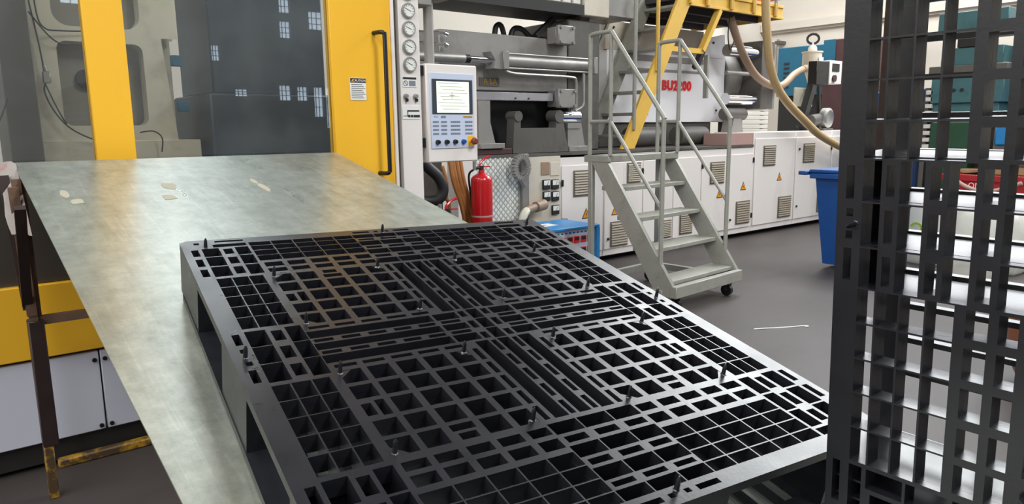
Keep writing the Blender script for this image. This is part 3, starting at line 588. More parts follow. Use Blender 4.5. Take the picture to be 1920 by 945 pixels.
for x0, x1, z1, doors, vents, tris, locks, hinges, lab in cabinets:
    c = MB().box(x0, x1 - .002, YC, YC + .55, .055, z1, .004).solo('machine_cabinet', 'white', lab, 'cabinet', 'white cabinets along the injection unit')
    for a, b in doors:
        MB().box(a, b, YC - .012, YC - .0005, .12, z1 - .075, .003).build('cabinet_door', 'white', c)
    y = YC - .012
    for v in vents: vent(c, *v, y)
    for x, z in tris: tri(c, x, z, y)
    for x, z in locks: lock(c, x, z, y)
    for x, z in hinges: hinge(c, x, z, y)
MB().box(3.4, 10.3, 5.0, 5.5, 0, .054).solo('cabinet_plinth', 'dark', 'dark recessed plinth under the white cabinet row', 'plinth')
MB().box(7.04, 7.55, YC + .01, 5.17, 1.0785, 1.215, .004).solo('junction_box', 'pink', 'faded pink metal box on the cabinets beside the tall ones', 'box')
# meter board
mp_ = thing('meter_board', 'cream board with five small black meters beside the tread plate', 'meter board', (4.28, 5.0, .06))
MB().box(4.09, 4.474, YC - .01, 5.4, .06, 1.05, .004).build('board', 'cream', mp_); y = YC - .011
for x, z in ((4.29, .80), (4.395, .797), (4.293, .695), (4.398, .69), (4.40, .565)):
    m_ = MB().box(x - .043, x + .043, y - .02, y, z - .043, z + .043, .004).build('meter', 'ink', mp_)
    MB().box(x - .035, x + .035, y - .022, y - .0201, z - .006, z + .036).build('dial', 'meterglass', m_); MB().bar((x, y - .023, z - .004), (x + .018, y - .023, z + .027), .004, .001, (0, 1, 0)).build('needle', 'ink', m_)
MB().box(4.235, 4.335, y - .006, y, .885, 1.0, .002).build('blank_plate', 'greyhose', mp_); MB().box(4.345, 4.455, y - .006, y, .875, .995, .002).build('blank_plate', 'cream', mp_)
vl = thing('pipe_coupling', 'dull grey pipe coupling sticking out in front of the meter board', 'pipe fitting', (4.1, 4.7, .4))
MB().cyl((3.98, 4.72, .60), (4.12, 4.75, .62), .035).cyl((4.10, 4.745, .617), (4.22, 4.77, .63), .048).build('coupling', 'greyhose', vl); MB().tube([(3.98, 4.72, .6), (3.93, 4.7, .57), (3.9, 4.7, .48), (3.9, 4.7, .3)], .035).build('bent_pipe', 'platen', vl)
MB().cyl((4.02, 4.66, .44), (4.02, 4.76, .44), .055, 16).build('round_flange', 'greyhose', vl)
MB().box(4.1, 4.42, 4.66, 4.82, 0, .45, .006).box(4.36, 4.4, 4.655, 4.7, .45, .5).solo('pump_block', 'grey', 'small grey pump block on the floor below the meters', 'block')
MB().box(4.005, 4.075, 4.8, 4.9, .06, 1.08, .004).solo('steel_post', 'grey', 'flat grey steel post between tread plate and meter board', 'post')
hk = thing('lifting_eye', 'heavy grey lifting eye on the post above the tread plate', 'lifting eye', (4.0, 4.75, .9))
ey = MB(); prv = None
N_ = 22
for k in range(N_):
    a, b = 2 * math.pi * k / N_, 2 * math.pi * (k + 1) / N_
    ey.bar((3.93 + .07 * math.cos(a), 4.74, .97 + .085 * math.sin(a)), (3.93 + .07 * math.cos(b), 4.74, .97 + .085 * math.sin(b)), .05, .05, (0, 1, 0))
ey.build('eye', 'grey', hk); MB().prism([(3.9, .9), (4.0, .95), (4.005, .83), (3.97, .8)], 1, 4.72, 4.77).build('shank', 'grey', hk)
# tread plate
tp = thing('tread_plate', 'aluminium tread plate behind the fire extinguisher', 'plate', (3.72, 4.84, .06))
MB().box(3.42, 4.0, 4.835, 4.85, .06, 1.075).build('sheet', 'tread', tp)
lz_ = MB(); k = 0
for i in range(11):
    for j in range(36):
        x = 3.445 + i * .052 + (.026 if j % 2 else 0); z = .09 + j * .0275
        if x < 3.985: lz_.add([(x - .0175, 4.8345, z), (x, 4.8345, z - .021), (x + .0175, 4.8345, z), (x, 4.8345, z + .021), (x, 4.829, z)], [(0, 1, 4), (1, 2, 4), (2, 3, 4), (3, 0, 4)])
o = lz_.build('raised_lozenges', 'lozenge', tp); o['kind'] = 'stuff'
MB().box(3.25, 3.42, 4.7, 4.85, .06, 1.05, .004).solo('machine_pillar', 'white', 'pale pillar left of the tread plate behind the tan hoses', 'pillar')
MB().box(2.2, 3.3, 5.0, 5.1, 0, 1.1).solo('partition_sheet', 'greyd', 'grey panel deep behind the tan hoses under the control panel', 'panel')
MB().box(2.15, 3.24, 4.95, 4.999, .6, .72, .01).box(2.2, 2.24, 4.95, 4.999, 0, .6).solo('pipe_cover', 'platen', 'pale horizontal cover behind the black hose', 'cover')
# hoses
for i, ((x0, z0), (x1, z1), r, lab) in enumerate((((2.915, 1.12), (3.02, .55), .017, 'leftmost tan hose of the bundle under the control panel'), ((2.94, 1.12), (3.05, .55), .017, 'second tan hose of the bundle under the control panel'), ((2.972, 1.12), (3.075, .55), .017, 'third tan hose of the bundle under the control panel'), ((3.005, 1.12), (3.10, .55), .016, 'rightmost tan hose of the bundle next to the extinguisher'), ((2.855, 1.04), (2.885, .7), .014, 'single thin tan hose beside the black hose'))):
    MB().tube([(x0, 4.32, z0), (x0 + .02, 4.30, (z0 * 2 + z1) / 3), (x1 - .01, 4.31, (z0 + 2 * z1) / 3), (x1 + .03, 4.33, z1), (x1 + .04, 4.36, .02)], r, 8).solo('hydraulic_hose', 'copper', lab, 'hose', 'tan hoses under the control panel')
MB().tube([(2.66, 4.32, 1.12), (2.72, 4.3, 1.04), (2.79, 4.28, .97), (2.825, 4.27, .88), (2.79, 4.28, .81), (2.71, 4.32, .80), (2.6, 4.36, .82)], .04, 12).solo('rubber_hose', 'rubber', 'thick curved black rubber hose below the control panel', 'hose')
# fire extinguishers
def extinguisher(x, y, z, lab):
    e = thing('fire_extinguisher', lab, 'extinguisher', (x, y, z), 'fire extinguishers behind the chute')
    MB().lathe((x, y, z), (0, 0, 1), [(.07, 0), (.079, .012), (.079, .468), (.076, .486), (.062, .503), (.035, .514), (.022, .524), (.02, .545)], 28).build('cylinder', 'red', e)
    MB().lathe((x, y, z + .205), (0, 0, 1), [(.0792, 0), (.0802, .002), (.0802, .012), (.0792, .014)], 28).build('label_band', 'pink', e)
    MB().cyl((x, y, z + .54), (x, y, z + .575), .018, 12).cyl((x, y - .001, z + .56), (x - .06, y, z + .56), .011, 10).build('valve', 'dark', e)
    MB().bar((x - .01, y, z + .572), (x + .075, y, z + .566), .02, .008).build('carry_handle', 'red', e); MB().tube([(x - .02, y, z + .575), (x - .005, y, z + .6), (x + .03, y, z + .625), (x + .075, y, z + .64)], .009, 8).build('lever', 'red', e)
    MB().cyl((x - .062, y, z + .545), (x - .062, y, z + .61), .012, 10).build('pressure_gauge', 'steel', e)
    MB().tube([(x - .06, y + .01, z + .55), (x - .07, y + .06, z + .5), (x - .03, y + .085, z + .3), (x - .02, y + .085, z + .1)], .008, 8).build('discharge_hose', 'dark', e)
extinguisher(3.113, 4.2, .46, 'upright red fire extinguisher in front of the tread plate')
extinguisher(2.68, 4.0, .2, 'red fire extinguisher of which only the lever shows above the chute')
MB().box(3.02, 3.2, 4.11, 4.285, 0, .459, .006).solo('steel_plinth', 'greyd', 'low grey steel plinth carrying the upright fire extinguisher', 'plinth')
MB().box(2.56, 2.8, 3.88, 4.12, 0, .199, .006).solo('steel_plinth', 'greyd', 'low grey steel plinth carrying the half hidden extinguisher', 'plinth')
# blue temperature controller
bc = thing('temperature_controller', 'light blue temperature controller box on the floor behind the pallet', 'controller', (3.95, 4.4, 0))
MB().box(3.56, 4.3, 4.21, 4.62, .02, .48, .004).build('body', 'panelblue', bc)
MB().box(3.54, 4.32, 4.18, 4.64, .481, .503, .004).build('lid', 'lblue', bc); MB().box(3.54, 3.565, 4.18, 4.64, 0, .48).box(4.285, 4.32, 4.18, 4.64, 0, .48).build('side_cheek', 'lblue', bc)
MB().box(3.72, 4.02, 4.36, 4.5, .5035, .5045).build('paper_sheet', 'paper', bc, 'white paper sheet on the lid')
text('lettering', 'DQ8', 'label', bc, (3.88, 4.42, .505), .05, face='z', ext=.0003)
for r, z in enumerate((.395, .30)):
    for k in range(8):
        d_ = MB().box(3.66 + k * .077, 3.722 + k * .077, 4.202, 4.2095, z - .028, z + .028, .002).build('display_unit', 'redsign', bc, 'red digital display unit')
        MB().box(3.668 + k * .077, 3.714 + k * .077, 4.2, 4.2019, z - .006, z + .02).build('display_window', 'dark', d_)
tl = MB()
for k in range(14): tl.box(3.64 + k * .044, 3.665 + k * .044, 4.2085, 4.2099, .448, .460)
tl.build('title_print', 'bin', bc)

# ================================================================ INJECTION UNIT
MB().box(3.3, 7.55, 4.83, 6.6, 1.0525, 1.078).solo('machine_bed', 'greyd', 'dark steel machine bed on top of the white cabinets', 'machine bed')
MB().box(3.4, 3.955, 4.88, 5.1, 1.0785, 1.13, .006).solo('bed_rail', 'brownred', 'reddish brown slide rail on the machine bed', 'rail')
MB().box(3.35, 4.775, 5.06, 5.9, 1.62, 2.1, .01).solo('cylinder_housing', 'grey', 'large grey cylinder housing behind the control panel', 'housing')
rl = MB().box(3.3, 4.495, 4.95, 5.05, 1.535, 1.605, .004).solo('guide_rail', 'rail', 'bright steel guide rail under the grey cylinder housing', 'rail')
for x in (4.05, 4.2): MB().cyl((x, 4.949, 1.555), (x, 4.943, 1.555), .008, 8).build('bolt', 'ink', rl)
gp_ = MB().prism([(3.61, 1.13), (3.61, 1.53), (3.735, 1.53), (3.735, 1.35), (3.78, 1.19), (3.8, 1.13)], 1, 4.9, 5.05).box(3.60, 3.86, 4.86, 5.05, 1.131, 1.175, .004).solo('pedestal', 'grey', 'grey foot pedestal under the left end of the guide rail', 'pedestal')
vb = thing('cradle_bracket', 'dark grey U-shaped cradle bracket on the machine bed', 'bracket', (4.3, 4.95, 1.08))
MB().prism([(3.96, 1.083), (4.62, 1.083), (4.55, 1.38), (4.53, 1.44), (4.48, 1.44), (4.46, 1.30), (4.05, 1.30), (4.05, 1.38), (4.03, 1.44), (3.99, 1.44), (3.98, 1.38)], 1, 4.88, 4.98).build('cradle', 'greyd', vb)
MB().cyl((4.5, 4.87, 1.40), (4.5, 5.0, 1.40), .055, 20).build('boss', 'greyd', vb); MB().cyl((4.02, 4.87, 1.40), (4.02, 5.0, 1.40), .045, 20).build('boss', 'greyd', vb)
rb = thing('roller_block', 'bearing block with a polished roller on top right of the cradle', 'bearing', (4.7, 4.98, 1.08))
MB().prism([(4.63, 1.13), (4.85, 1.13), (4.80, 1.34), (4.63, 1.34)], 1, 4.9, 5.04).box(4.625, 4.92, 4.87, 5.04, 1.079, 1.129, .004).build('block', 'grey', rb); MB().cyl((4.56, 4.98, 1.395), (4.83, 4.98, 1.395), .058, 22).build('roller', 'chrome', rb); MB().box(4.62, 4.78, 4.89, 4.91, 1.29, 1.335).build('name_plate', 'steel', rb)
MB().box(3.85, 4.75, 5.25, 5.6, 1.079, 1.6).solo('cavity_shade_block', 'dark', 'black block added as the dark cavity below the guide rail', 'block')  # black filler, paints the shade of the cavity under the rail
MB().box(3.4, 3.9, 5.62, 5.75, 1.079, 1.6).solo('cavity_shade_panel', 'dark', 'black panel added as the dark cavity behind the pedestal under the rail', 'panel')  # black sheet added to darken the hollow behind the pedestal
MB().box(3.62, 3.84, 5.5, 5.6, 1.2, 1.25).box(3.62, 3.84, 5.5, 5.6, 1.46, 1.5).box(3.62, 3.66, 5.5, 5.6, 1.0785, 1.46).solo('pipe_rack', 'cream', 'pale small pipe rack seen in the gap right of the pedestal', 'rack')
# hydraulic cylinder and rods
hc = thing('hydraulic_cylinder', 'grey hydraulic cylinder with polished rod along the housing', 'cylinder', (4.3, 4.95, 1.87))
MB().cyl((3.93, 4.96, 1.865), (4.95, 4.96, 1.865), .052, 22).build('barrel', 'grey', hc)
for dz in (-.06, .06): MB().cyl((3.93, 4.93, 1.865 + dz), (4.95, 4.93, 1.865 + dz), .009, 10).build('tie_rod', 'steel', hc)
MB().box(3.87, 3.935, 4.88, 5.04, 1.79, 1.94, .005).build('end_flange', 'grey', hc); MB().box(4.95, 5.0, 4.88, 5.04, 1.79, 1.94, .005).build('end_flange', 'grey', hc)
MB().prism([(3.75, 1.93), (3.87, 1.94), (3.87, 1.79), (3.78, 1.795), (3.80, 1.86)], 1, 4.9, 5.02).build('front_yoke', 'grey', hc)
MB().cyl((3.55, 4.96, 1.865), (3.86, 4.96, 1.865), .03, 18).build('piston_rod', 'chrome', hc); MB().cyl((3.52, 4.96, 1.865), (3.57, 4.96, 1.865), .035, 18).build('gland', 'black', hc); MB().cyl((2.9, 4.96, 1.86), (3.52, 4.96, 1.865), .036, 18).build('rod_sleeve', 'steel', hc)
MB().tube([(3.9, 4.92, 1.79), (4.0, 4.9, 1.76), (4.4, 4.9, 1.755), (4.68, 4.9, 1.75), (4.73, 4.9, 1.72), (4.735, 4.9, 1.6), (4.73, 4.9, 1.48), (4.68, 4.92, 1.46)], .013, 8).build('feed_pipe', 'steel', hc)
MB().tube([(4.83, 4.9, 1.79), (4.83, 4.9, 1.6), (4.82, 4.9, 1.5), (4.72, 4.9, 1.45)], .013, 8).build('feed_pipe', 'steel', hc)
for z, lab in ((2.055, 'upper thin ejector rod beside the support tube'), (1.97, 'lower thin ejector rod beside the support tube')):
    MB().cyl((2.9, 5.0, z), (3.38, 5.0, z), .012, 10).cyl((3.36, 5.0, z), (3.385, 5.0, z - .008), .02, 10).solo('ejector_rod', 'chrome', lab, 'rod', 'thin ejector rods')
for (x0, x1, z0, z1, lab) in ((4.50, 4.69, 2.035, 2.2, 'upper square valve flange with four bolts on the platen'), (4.50, 4.71, 1.475, 1.645, 'lower square valve flange with four bolts on the platen')):
    f = thing('valve_flange', lab, 'flange', ((x0 + x1) / 2, 4.95, z0), 'square valve flanges')
    MB().box(x0, x1, 4.88, 4.93, z0, z1, .008).box(x0 + .01, x1 + .06, 4.935, 5.05, z0 + .01, z1 - .01, .005).build('plate', 'grey', f)
    for x in (x0 + .02, x1 - .02):
        for z in (z0 + .02, z1 - .02): MB().cyl((x, 4.879, z), (x, 4.86, z), .014, 8).build('bolt', 'grey', f)
MB().box(4.78, 5.2, 5.05, 5.9, 1.079, 2.29, .015).solo('rear_platen', 'greyd', 'dark grey upright platen left of the white cover', 'platen')
text('faded_print', 'A LA', 'gold', tag(MB().box(3.74, 3.95, 5.048, 5.058, 1.66, 1.73).solo('name_strip', 'greyd', 'dull strip with faded gold print under the cylinder', 'name plate')), (3.85, 5.045, 1.695), .07, ext=.001)
for pts, lab in (([(4.1, 5.3, 2.1), (4.12, 5.3, 2.2), (4.18, 5.3, 2.21), (4.22, 5.3, 2.1)], 'short black hose loop on top of the housing'), ([(4.28, 5.3, 2.1), (4.32, 5.3, 2.19), (4.42, 5.3, 2.2), (4.55, 5.3, 2.13), (4.8, 5.3, 2.12)], 'long black hose running along the housing top')): MB().tube(pts, .025, 8).solo('rubber_hose', 'rubber', lab, 'hose')
# white cover with machine name
wc = thing('machine_cover', 'white sheet cover with bold red lettering behind the ladder', 'cover', (6.85, 5.6, 1.35))
MB().box(5.79, 7.91, 5.52, 6.3, 1.346, 2.12, .006).prism([(7.42, 2.121), (7.91, 2.121), (7.88, 2.41), (7.58, 2.35)], 1, 5.52, 5.58).build('side_sheet', 'coverwhite', wc); MB().prism([(5.76, 2.121), (5.96, 2.121), (6.05, 2.42), (5.76, 2.40)], 1, 5.52, 5.58).build('front_sheet', 'cream', wc)
MB().box(5.98, 7.57, 5.6, 6.25, 2.121, 2.43, .006).build('top_hood', 'cream', wc); MB().box(5.94, 7.4, 5.51, 5.519, 1.92, 1.945).box(6.0, 7.45, 5.505, 5.519, 2.03, 2.09).build('fold_line', 'grey', wc)
text('lettering', 'BU2200', 'redsign', wc, (6.965, 5.513, 1.765), .15, ext=.003, bold=.006)
for x, z in ((7.65, 2.3), (7.75, 1.49), (5.88, 2.35)): MB().cyl((x, 5.519, z), (x, 5.508, z), .013, 8).build('bolt', 'ink', wc)
MB().box(5.7, 7.7, 5.55, 6.2, 1.079, 1.345, .01).solo('carriage_plinth', 'greyd', 'dark grey plinth under the white cover', 'plinth')
for x, lab in ((5.55, 'round dark motor under the cover near the yellow stair'), (6.35, 'round dark motor under the cover behind the ladder rails')): MB().cyl((x + .35, 5.3, 1.19), (x + .85, 5.3, 1.19), .105, 18).solo('drive_motor', 'greyd', lab, 'motor', 'motors under the cover')
# barrel end with tie bars
for z, lab in ((2.19, 'upper polished tie bar right of the white cover'), (1.62, 'lower polished tie bar right of the white cover')): MB().cyl((7.62, 5.3, z), (8.22, 5.3, z), .07, 20).solo('tie_bar', 'chrome', lab, 'tie bar', 'polished tie bars')
MB().cyl((7.93, 5.85, 1.9), (8.22, 5.85, 1.9), .38, 30).solo('injection_barrel', 'grey', 'round grey barrel behind the polished tie bars', 'barrel')
MB().cyl((7.62, 5.3, 1.93), (8.22, 5.3, 1.93), .025).solo('slim_rod', 'grey', 'slim grey rod between the two tie bars', 'rod')
MB().box(8.23, 8.5, 5.2, 6.2, 1.5, 2.34, .01).solo('end_plate', 'greyd', 'dark grey square end plate right of the tie bars', 'plate')
MB().box(8.5, 8.56, 5.21, 5.45, 1.5, 1.95, .01).solo('end_bracket', 'grey', 'small grey bracket on the square end plate', 'bracket')
mt = thing('small_motor', 'small dark motor on the cabinet right of the white cover', 'motor', (7.9, 5.3, 1.22)); MB().cyl((7.6, 5.3, 1.44), (8.0, 5.3, 1.44), .075, 18).build('body', 'greyd', mt); MB().prism([(7.7, 1.222), (7.95, 1.222), (7.9, 1.4), (7.75, 1.4)], 1, 5.25, 5.4).build('foot', 'grey', mt)
MB().box(7.92, 8.3, 5.5, 5.6, 1.221, 1.5).solo('rear_skirt', 'greyd', 'grey skirt panel behind the small motor', 'panel')
ls = thing('louvre_stack', 'pale stack of white slats behind the square end plate', 'slats', (8.7, 5.9, 1.06))
MB().box(8.6, 8.64, 5.96, 6.0, 0, 1.8).build('upright', 'greyd', ls); MB().box(9.5, 9.54, 5.96, 6.0, 0, 1.8).build('upright', 'greyd', ls)
for i in range(11): MB().box(8.62, 9.55, 5.9, 5.95, 1.07 + i * .062, 1.122 + i * .062, .004).build('slat', 'slat', ls)
# overhead parts
MB().box(3.2, 4.929, 5.0, 5.5, 2.325, 2.42).solo('overhead_channel', 'dark', 'dark overhead channel above the grey housing', 'channel')
oc = thing('overhead_duct', 'corrugated pale duct lying over the dark overhead channel', 'duct', (4.3, 5.2, 2.42))
for i in range(13): MB().box(3.3 + i * .125, 3.41 + i * .125, 5.02, 5.4, 2.421, 2.62, .01).build('rib', 'slat', oc)
MB().box(4.93, 5.27, 5.0, 5.5, 2.33, 2.75, .008).solo('overhead_box', 'cream', 'beige overhead box at the end of the dark channel', 'box')
MB().box(5.271, 5.7, 5.05, 5.5, 2.36, 2.8, .008).solo('overhead_cabinet', 'grey', 'grey overhead cabinet behind the stair handrails', 'box')
MB().box(4.98, 5.1, 5.1, 5.3, 2.281, 2.329).solo('overhead_bracket', 'greyd', 'small dark bracket below the beige overhead box', 'bracket')
MB().bar((4.5, 5.2, 2.13), (4.72, 5.2, 2.3), .05, .05).solo('overhead_strut', 'dark', 'dark slanting strut below the overhead channel', 'strut')

# ================================================================ MOBILE LADDER
ld = thing('platform_ladder', 'grey mobile platform ladder with handrails in front of the cabinets', 'ladder', (3.985, 3.12, 0), rot=(0, 0, math.radians(4)), world=False)
Wd = .86
for x in (0, Wd):
    MB().prism([(0, .11), (0, .17), (.645, 1.09), (.80, 1.09), (.15, .11)], 0, x - .016, x + .016).build('stringer', 'ladder', ld)
    MB().box(x - .02, x + .02, .76, .8, .1, 1.05, .003).build('leg', 'ladder', ld); MB().box(x - .02, x + .02, .1, .85, .1, .15, .003).build('base_rail', 'ladder', ld)
    r = .0165
    MB().tube([(x, .80, 1.09), (x, .80, 1.5), (x, .80, 1.93), (x, .79, 1.965), (x, .76, 1.975), (x, .66, 1.978), (x, .60, 1.978)], r, 10, 3).build('handrail', 'ladder', ld)
    MB().tube([(x, .60, 1.978), (x, .40, 1.715), (x, .145, 1.382), (x, .132, 1.35), (x, .13, 1.30), (x, .13, .8), (x, .13, .33)], r, 10, 3).build('handrail', 'ladder', ld)
    MB().cyl((x, .60, 1.09), (x, .60, 1.978), r * .95, 10).build('rail_post', 'ladder', ld); MB().cyl((x, .60, 1.34), (x, .13, .72), r * .85, 10).build('mid_rail', 'ladder', ld); MB().cyl((x, .80, 1.34), (x, .60, 1.34), r * .85, 10).build('mid_rail', 'ladder', ld)
for z in (.215, .43, .645, .86): y = (z - .17) * .70 + .02; MB().box(.017, Wd - .017, y, y + .19, z - .03, z, .003).build('tread', 'ladder', ld)
MB().box(-.02, Wd + .02, .6, .84, 1.04, 1.09, .004).build('platform', 'ladder', ld)
MB().box(-.018, Wd + .018, -.02, .03, .105, .19, .004).build('base_bar', 'ladder', ld); MB().box(.02, Wd - .02, .8, .84, .1, .15).build('base_bar', 'ladder', ld); MB().bar((.03, .1, .125), (.84, .8, .125), .04, .03).build('base_brace', 'ladder', ld)
MB().cyl((0.0, .60, 1.978), (0.0, .60, 1.978 + .002), .017).build('rail_joint', 'ladder', ld)
for x, y in ((.08, .05), (.74, .03), (.08, .8), (.79, .8)):
    c = MB().box(x - .022, x + .022, y - .03, y + .03, .085, .1, .002).box(x - .024, x - .018, y - .012, y + .012, .04, .09).box(x + .018, x + .024, y - .012, y + .012, .04, .09).build('castor', 'rubber', ld)
    MB().cyl((x - .016, y, .045), (x + .016, y, .045), .044, 18).build('wheel', 'black', c)

# ================================================================ YELLOW STAIR AND PLATFORM ON THE MACHINE
st = thing('machine_stair', 'steep stair with yellow stringer climbing from the machine bed', 'stair', (5.4, 4.9, 1.083))
for y, m_ in ((4.89, 'yellow_plat'), (5.42, 'ladder')): MB().prism([(5.33, 1.086), (5.52, 1.086), (6.44, 2.72), (6.22, 2.72)], 1, y - .015, y + .015).build('stringer', m_, st)
for k in range(7):
    z = 1.22 + k * .222; x = 5.35 + (z - 1.086) * .575; MB().box(x + .04, x + .2, 4.906, 5.404, z - .03, z, .003).build('tread', 'ladder', st)
for x, z in ((5.50, 1.27), (5.83, 1.85)): MB().cyl((x, 4.87, z), (x, 4.87, 2.55 + (x - 5.5) * 1.7), .02, 10).build('rail_post', 'yellow_plat' if x > 5.6 else 'ladder', st)
MB().tube([(5.38, 5.46, 1.75), (5.52, 5.46, 2.0), (5.9, 5.46, 2.67)], .022, 8, 1).build('handrail', 'ladder', st); MB().tube([(5.50, 4.87, 2.55), (5.83, 4.87, 3.1)], .02, 8, 1).build('handrail', 'ladder', st)
MB().cyl((5.38, 5.46, 1.75), (5.38, 5.44, 1.2), .018, 8).build('rail_post', 'ladder', st)
pf = thing('work_platform', 'yellow edged steel work platform above the white machine cover', 'platform', (7.2, 5.5, 2.53))
MB().box(6.3, 8.11, 4.885, 4.9, 2.535, 2.69, .003).box(6.3, 8.11, 4.87, 4.885, 2.66, 2.69, .002).box(6.3, 8.11, 4.87, 4.885, 2.535, 2.56, .002).build('fascia', 'yellow_plat', pf)
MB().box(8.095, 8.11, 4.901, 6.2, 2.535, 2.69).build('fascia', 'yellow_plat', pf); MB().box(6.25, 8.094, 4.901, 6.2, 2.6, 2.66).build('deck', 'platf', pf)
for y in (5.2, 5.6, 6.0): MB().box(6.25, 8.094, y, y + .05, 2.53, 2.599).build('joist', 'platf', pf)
for i, x in enumerate((6.33, 6.62, 7.05, 7.48, 7.92)):
    p_ = MB().cyl((x, 4.862, 2.56), (x, 4.862, 3.5), .02, 10).build('rail_post', 'yellow_plat' if i < 2 else 'ladder', pf); MB().box(x - .022, x + .022, 4.845, 4.87, 2.55, 2.7, .003).build('post_clamp', 'yellow_plat', p_)
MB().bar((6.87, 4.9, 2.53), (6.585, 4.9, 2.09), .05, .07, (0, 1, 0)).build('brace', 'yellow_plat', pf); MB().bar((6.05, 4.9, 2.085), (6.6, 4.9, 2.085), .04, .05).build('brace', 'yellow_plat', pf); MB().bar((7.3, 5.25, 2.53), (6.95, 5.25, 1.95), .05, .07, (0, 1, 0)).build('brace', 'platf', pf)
MB().bar((6.75, 4.95, 2.06), (6.75, 4.95, 1.60), .03, .05, (0, 1, 0)).build('strut', 'ladder', pf)
# hoses hanging from the platform
MB().tube([(7.42, 4.72, 3.3), (7.44, 4.7, 2.7), (7.47, 4.68, 2.3), (7.56, 4.68, 1.97), (7.72, 4.68, 1.74), (7.98, 4.68, 1.55), (8.35, 4.68, 1.36), (8.75, 4.69, 1.18), (9.3, 4.7, 1.02), (9.7, 4.7, .95)], .048, 12).solo('suction_hose', 'tanhose', 'thick tan suction hose hanging down from above the platform', 'hose')
MB().tube([(7.3, 5.05, 2.52), (7.4, 5.05, 2.36), (7.62, 5.07, 2.12), (7.85, 5.08, 1.93), (8.1, 5.1, 1.83), (8.4, 5.12, 1.78), (8.75, 5.2, 1.82), (9.1, 5.27, 1.96), (9.36, 5.3, 2.04)], .045, 12).solo('suction_hose', 'greyhose', 'grey-brown hose sagging from the platform to the hopper loader', 'hose')
for d in (0,): MB().tube([(7.22 + d, 5.0, 2.53), (7.2 + d, 5.0, 2.3), (7.28 + d, 5.02, 2.15), (7.36 + d, 5.03, 2.25)], .007, 6).solo('wire', 'rubber', ('thin black wire loop under the platform beside the grey-brown hose'), 'wire')
# ================================================================ HOPPER LOADER
hl = thing('hopper_loader', 'cream hopper loader with black control box on the tall cabinets', 'hopper loader', (9.6, 5.3, 1.22))
MB().lathe((9.585, 5.3, 1.83), (0, 0, 1), [(.03, 0), (.10, .22), (.125, .27), (.125, .43), (.138, .435), (.138, .452), (.06, .457), (.055, .51), (.03, .54)], 26).build('hopper_body', 'cream', hl)
MB().cyl((9.585, 5.3, 2.37), (9.585, 5.3, 2.40), .02).build('lid_knob', 'white', hl)
rn = MB(); va = Vector((.48, -.87, 0))                                # ring turned towards the aisle
for k in range(14):
    a, b = 2 * math.pi * k / 14, 2 * math.pi * (k + 1) / 14; c0 = Vector((9.585, 5.3, 2.45)); rn.bar(c0 + va * (.075 * math.cos(a)) + Vector((0, 0, .065 * math.sin(a))), c0 + va * (.075 * math.cos(b)) + Vector((0, 0, .065 * math.sin(b))), .03, .03, (.87, .48, 0))
rn.build('hose_ring', 'dark', hl); MB().cyl((9.36, 5.3, 2.04), (9.47, 5.3, 2.06), .05).build('inlet', 'greyhose', hl)
cb = MB().box(9.05, 9.36, 4.93, 5.05, 1.81, 2.11, .005).build('control_box', 'black', hl); MB().box(9.361, 9.68, 4.92, 5.05, 1.83, 2.13, .004).build('control_face', 'white', cb); MB().box(9.42, 9.6, 4.912, 4.919, 1.99, 2.09).build('display', 'dark', cb); MB().cyl((9.47, 4.919, 1.9), (9.47, 4.895, 1.9), .045, 14).build('switch', 'brownred', cb)
MB().box(9.53, 9.64, 5.165, 5.172, 2.12, 2.2).build('sticker', 'paper', hl)
MB().bar((9.6, 5.28, 1.86), (9.2, 5.2, 1.26), .1, .09, (0, 1, 0)).build('leg', 'black', hl); MB().bar((9.8, 5.3, 1.86), (9.98, 5.35, 1.235), .04, .04, (0, 1, 0)).build('leg', 'black', hl)
MB().box(9.3, 9.75, 5.35, 5.38, 1.55, 1.8, .004).build('back_plate', 'platen', hl)
bl = thing('blower', 'round silver blower standing on the tall cabinet below the hopper', 'blower', (9.6, 5.1, 1.22))
MB().lathe((9.62, 5.12, 1.39), (0, -1, 0), [(.11, 0), (.135, .02), (.135, .09), (.1, .11), (.055, .09)], 26).build('fan_casing', 'steel', bl); MB().cyl((9.3, 5.12, 1.35), (9.52, 5.12, 1.37), .08, 16).build('motor', 'greyd', bl); MB().box(9.5, 9.75, 5.03, 5.2, 1.2215, 1.25).build('foot', 'greyd', bl)
# ================================================================ BACKGROUND MACHINE AND BIN
bm_ = thing('blue_machine', 'teal blue and brown machine cabinet far behind the hopper', 'machine', (12.5, 6.2, 0))
MB().box(12.0, 12.8, 6.35, 7.28, 1.8, 2.64, .01).build('blue_cabinet', 'dblue', bm_); MB().box(12.05, 12.9, 6.0, 7.25, 0, 1.799).build('lower_body', 'dark', bm_); MB().box(11.85, 13, 5.75, 6.349, 0, 2.68, .01).build('side_body', 'brownred', bm_)
MB().box(11.83, 11.849, 6.15, 6.349, 2.0, 2.68).build('blue_side', 'dblue', bm_); v_ = MB()
for i in range(6): v_.box(11.99, 11.999, 7.05, 7.15, 1.95 + i * .08, 1.98 + i * .08)
v_.build('vent_slot', 'dark', bm_)
wb = thing('wheelie_bin', 'blue plastic wheelie bin behind the standing pallet', 'bin', (6.55, 3.15, 0))
def ring_box(mb, levels):
    P = []; F = []
    for x0, x1, y0, y1, z in levels: P += [(x0, y0, z), (x1, y0, z), (x1, y1, z), (x0, y1, z)]
    for l in range(len(levels) - 1):
        for k in range(4): F.append((l * 4 + k, l * 4 + (k + 1) % 4, l * 4 + 4 + (k + 1) % 4, l * 4 + 4 + k))
    F += [(3, 2, 1, 0), tuple(range(len(P) - 4, len(P)))]; return mb.add(P, F)
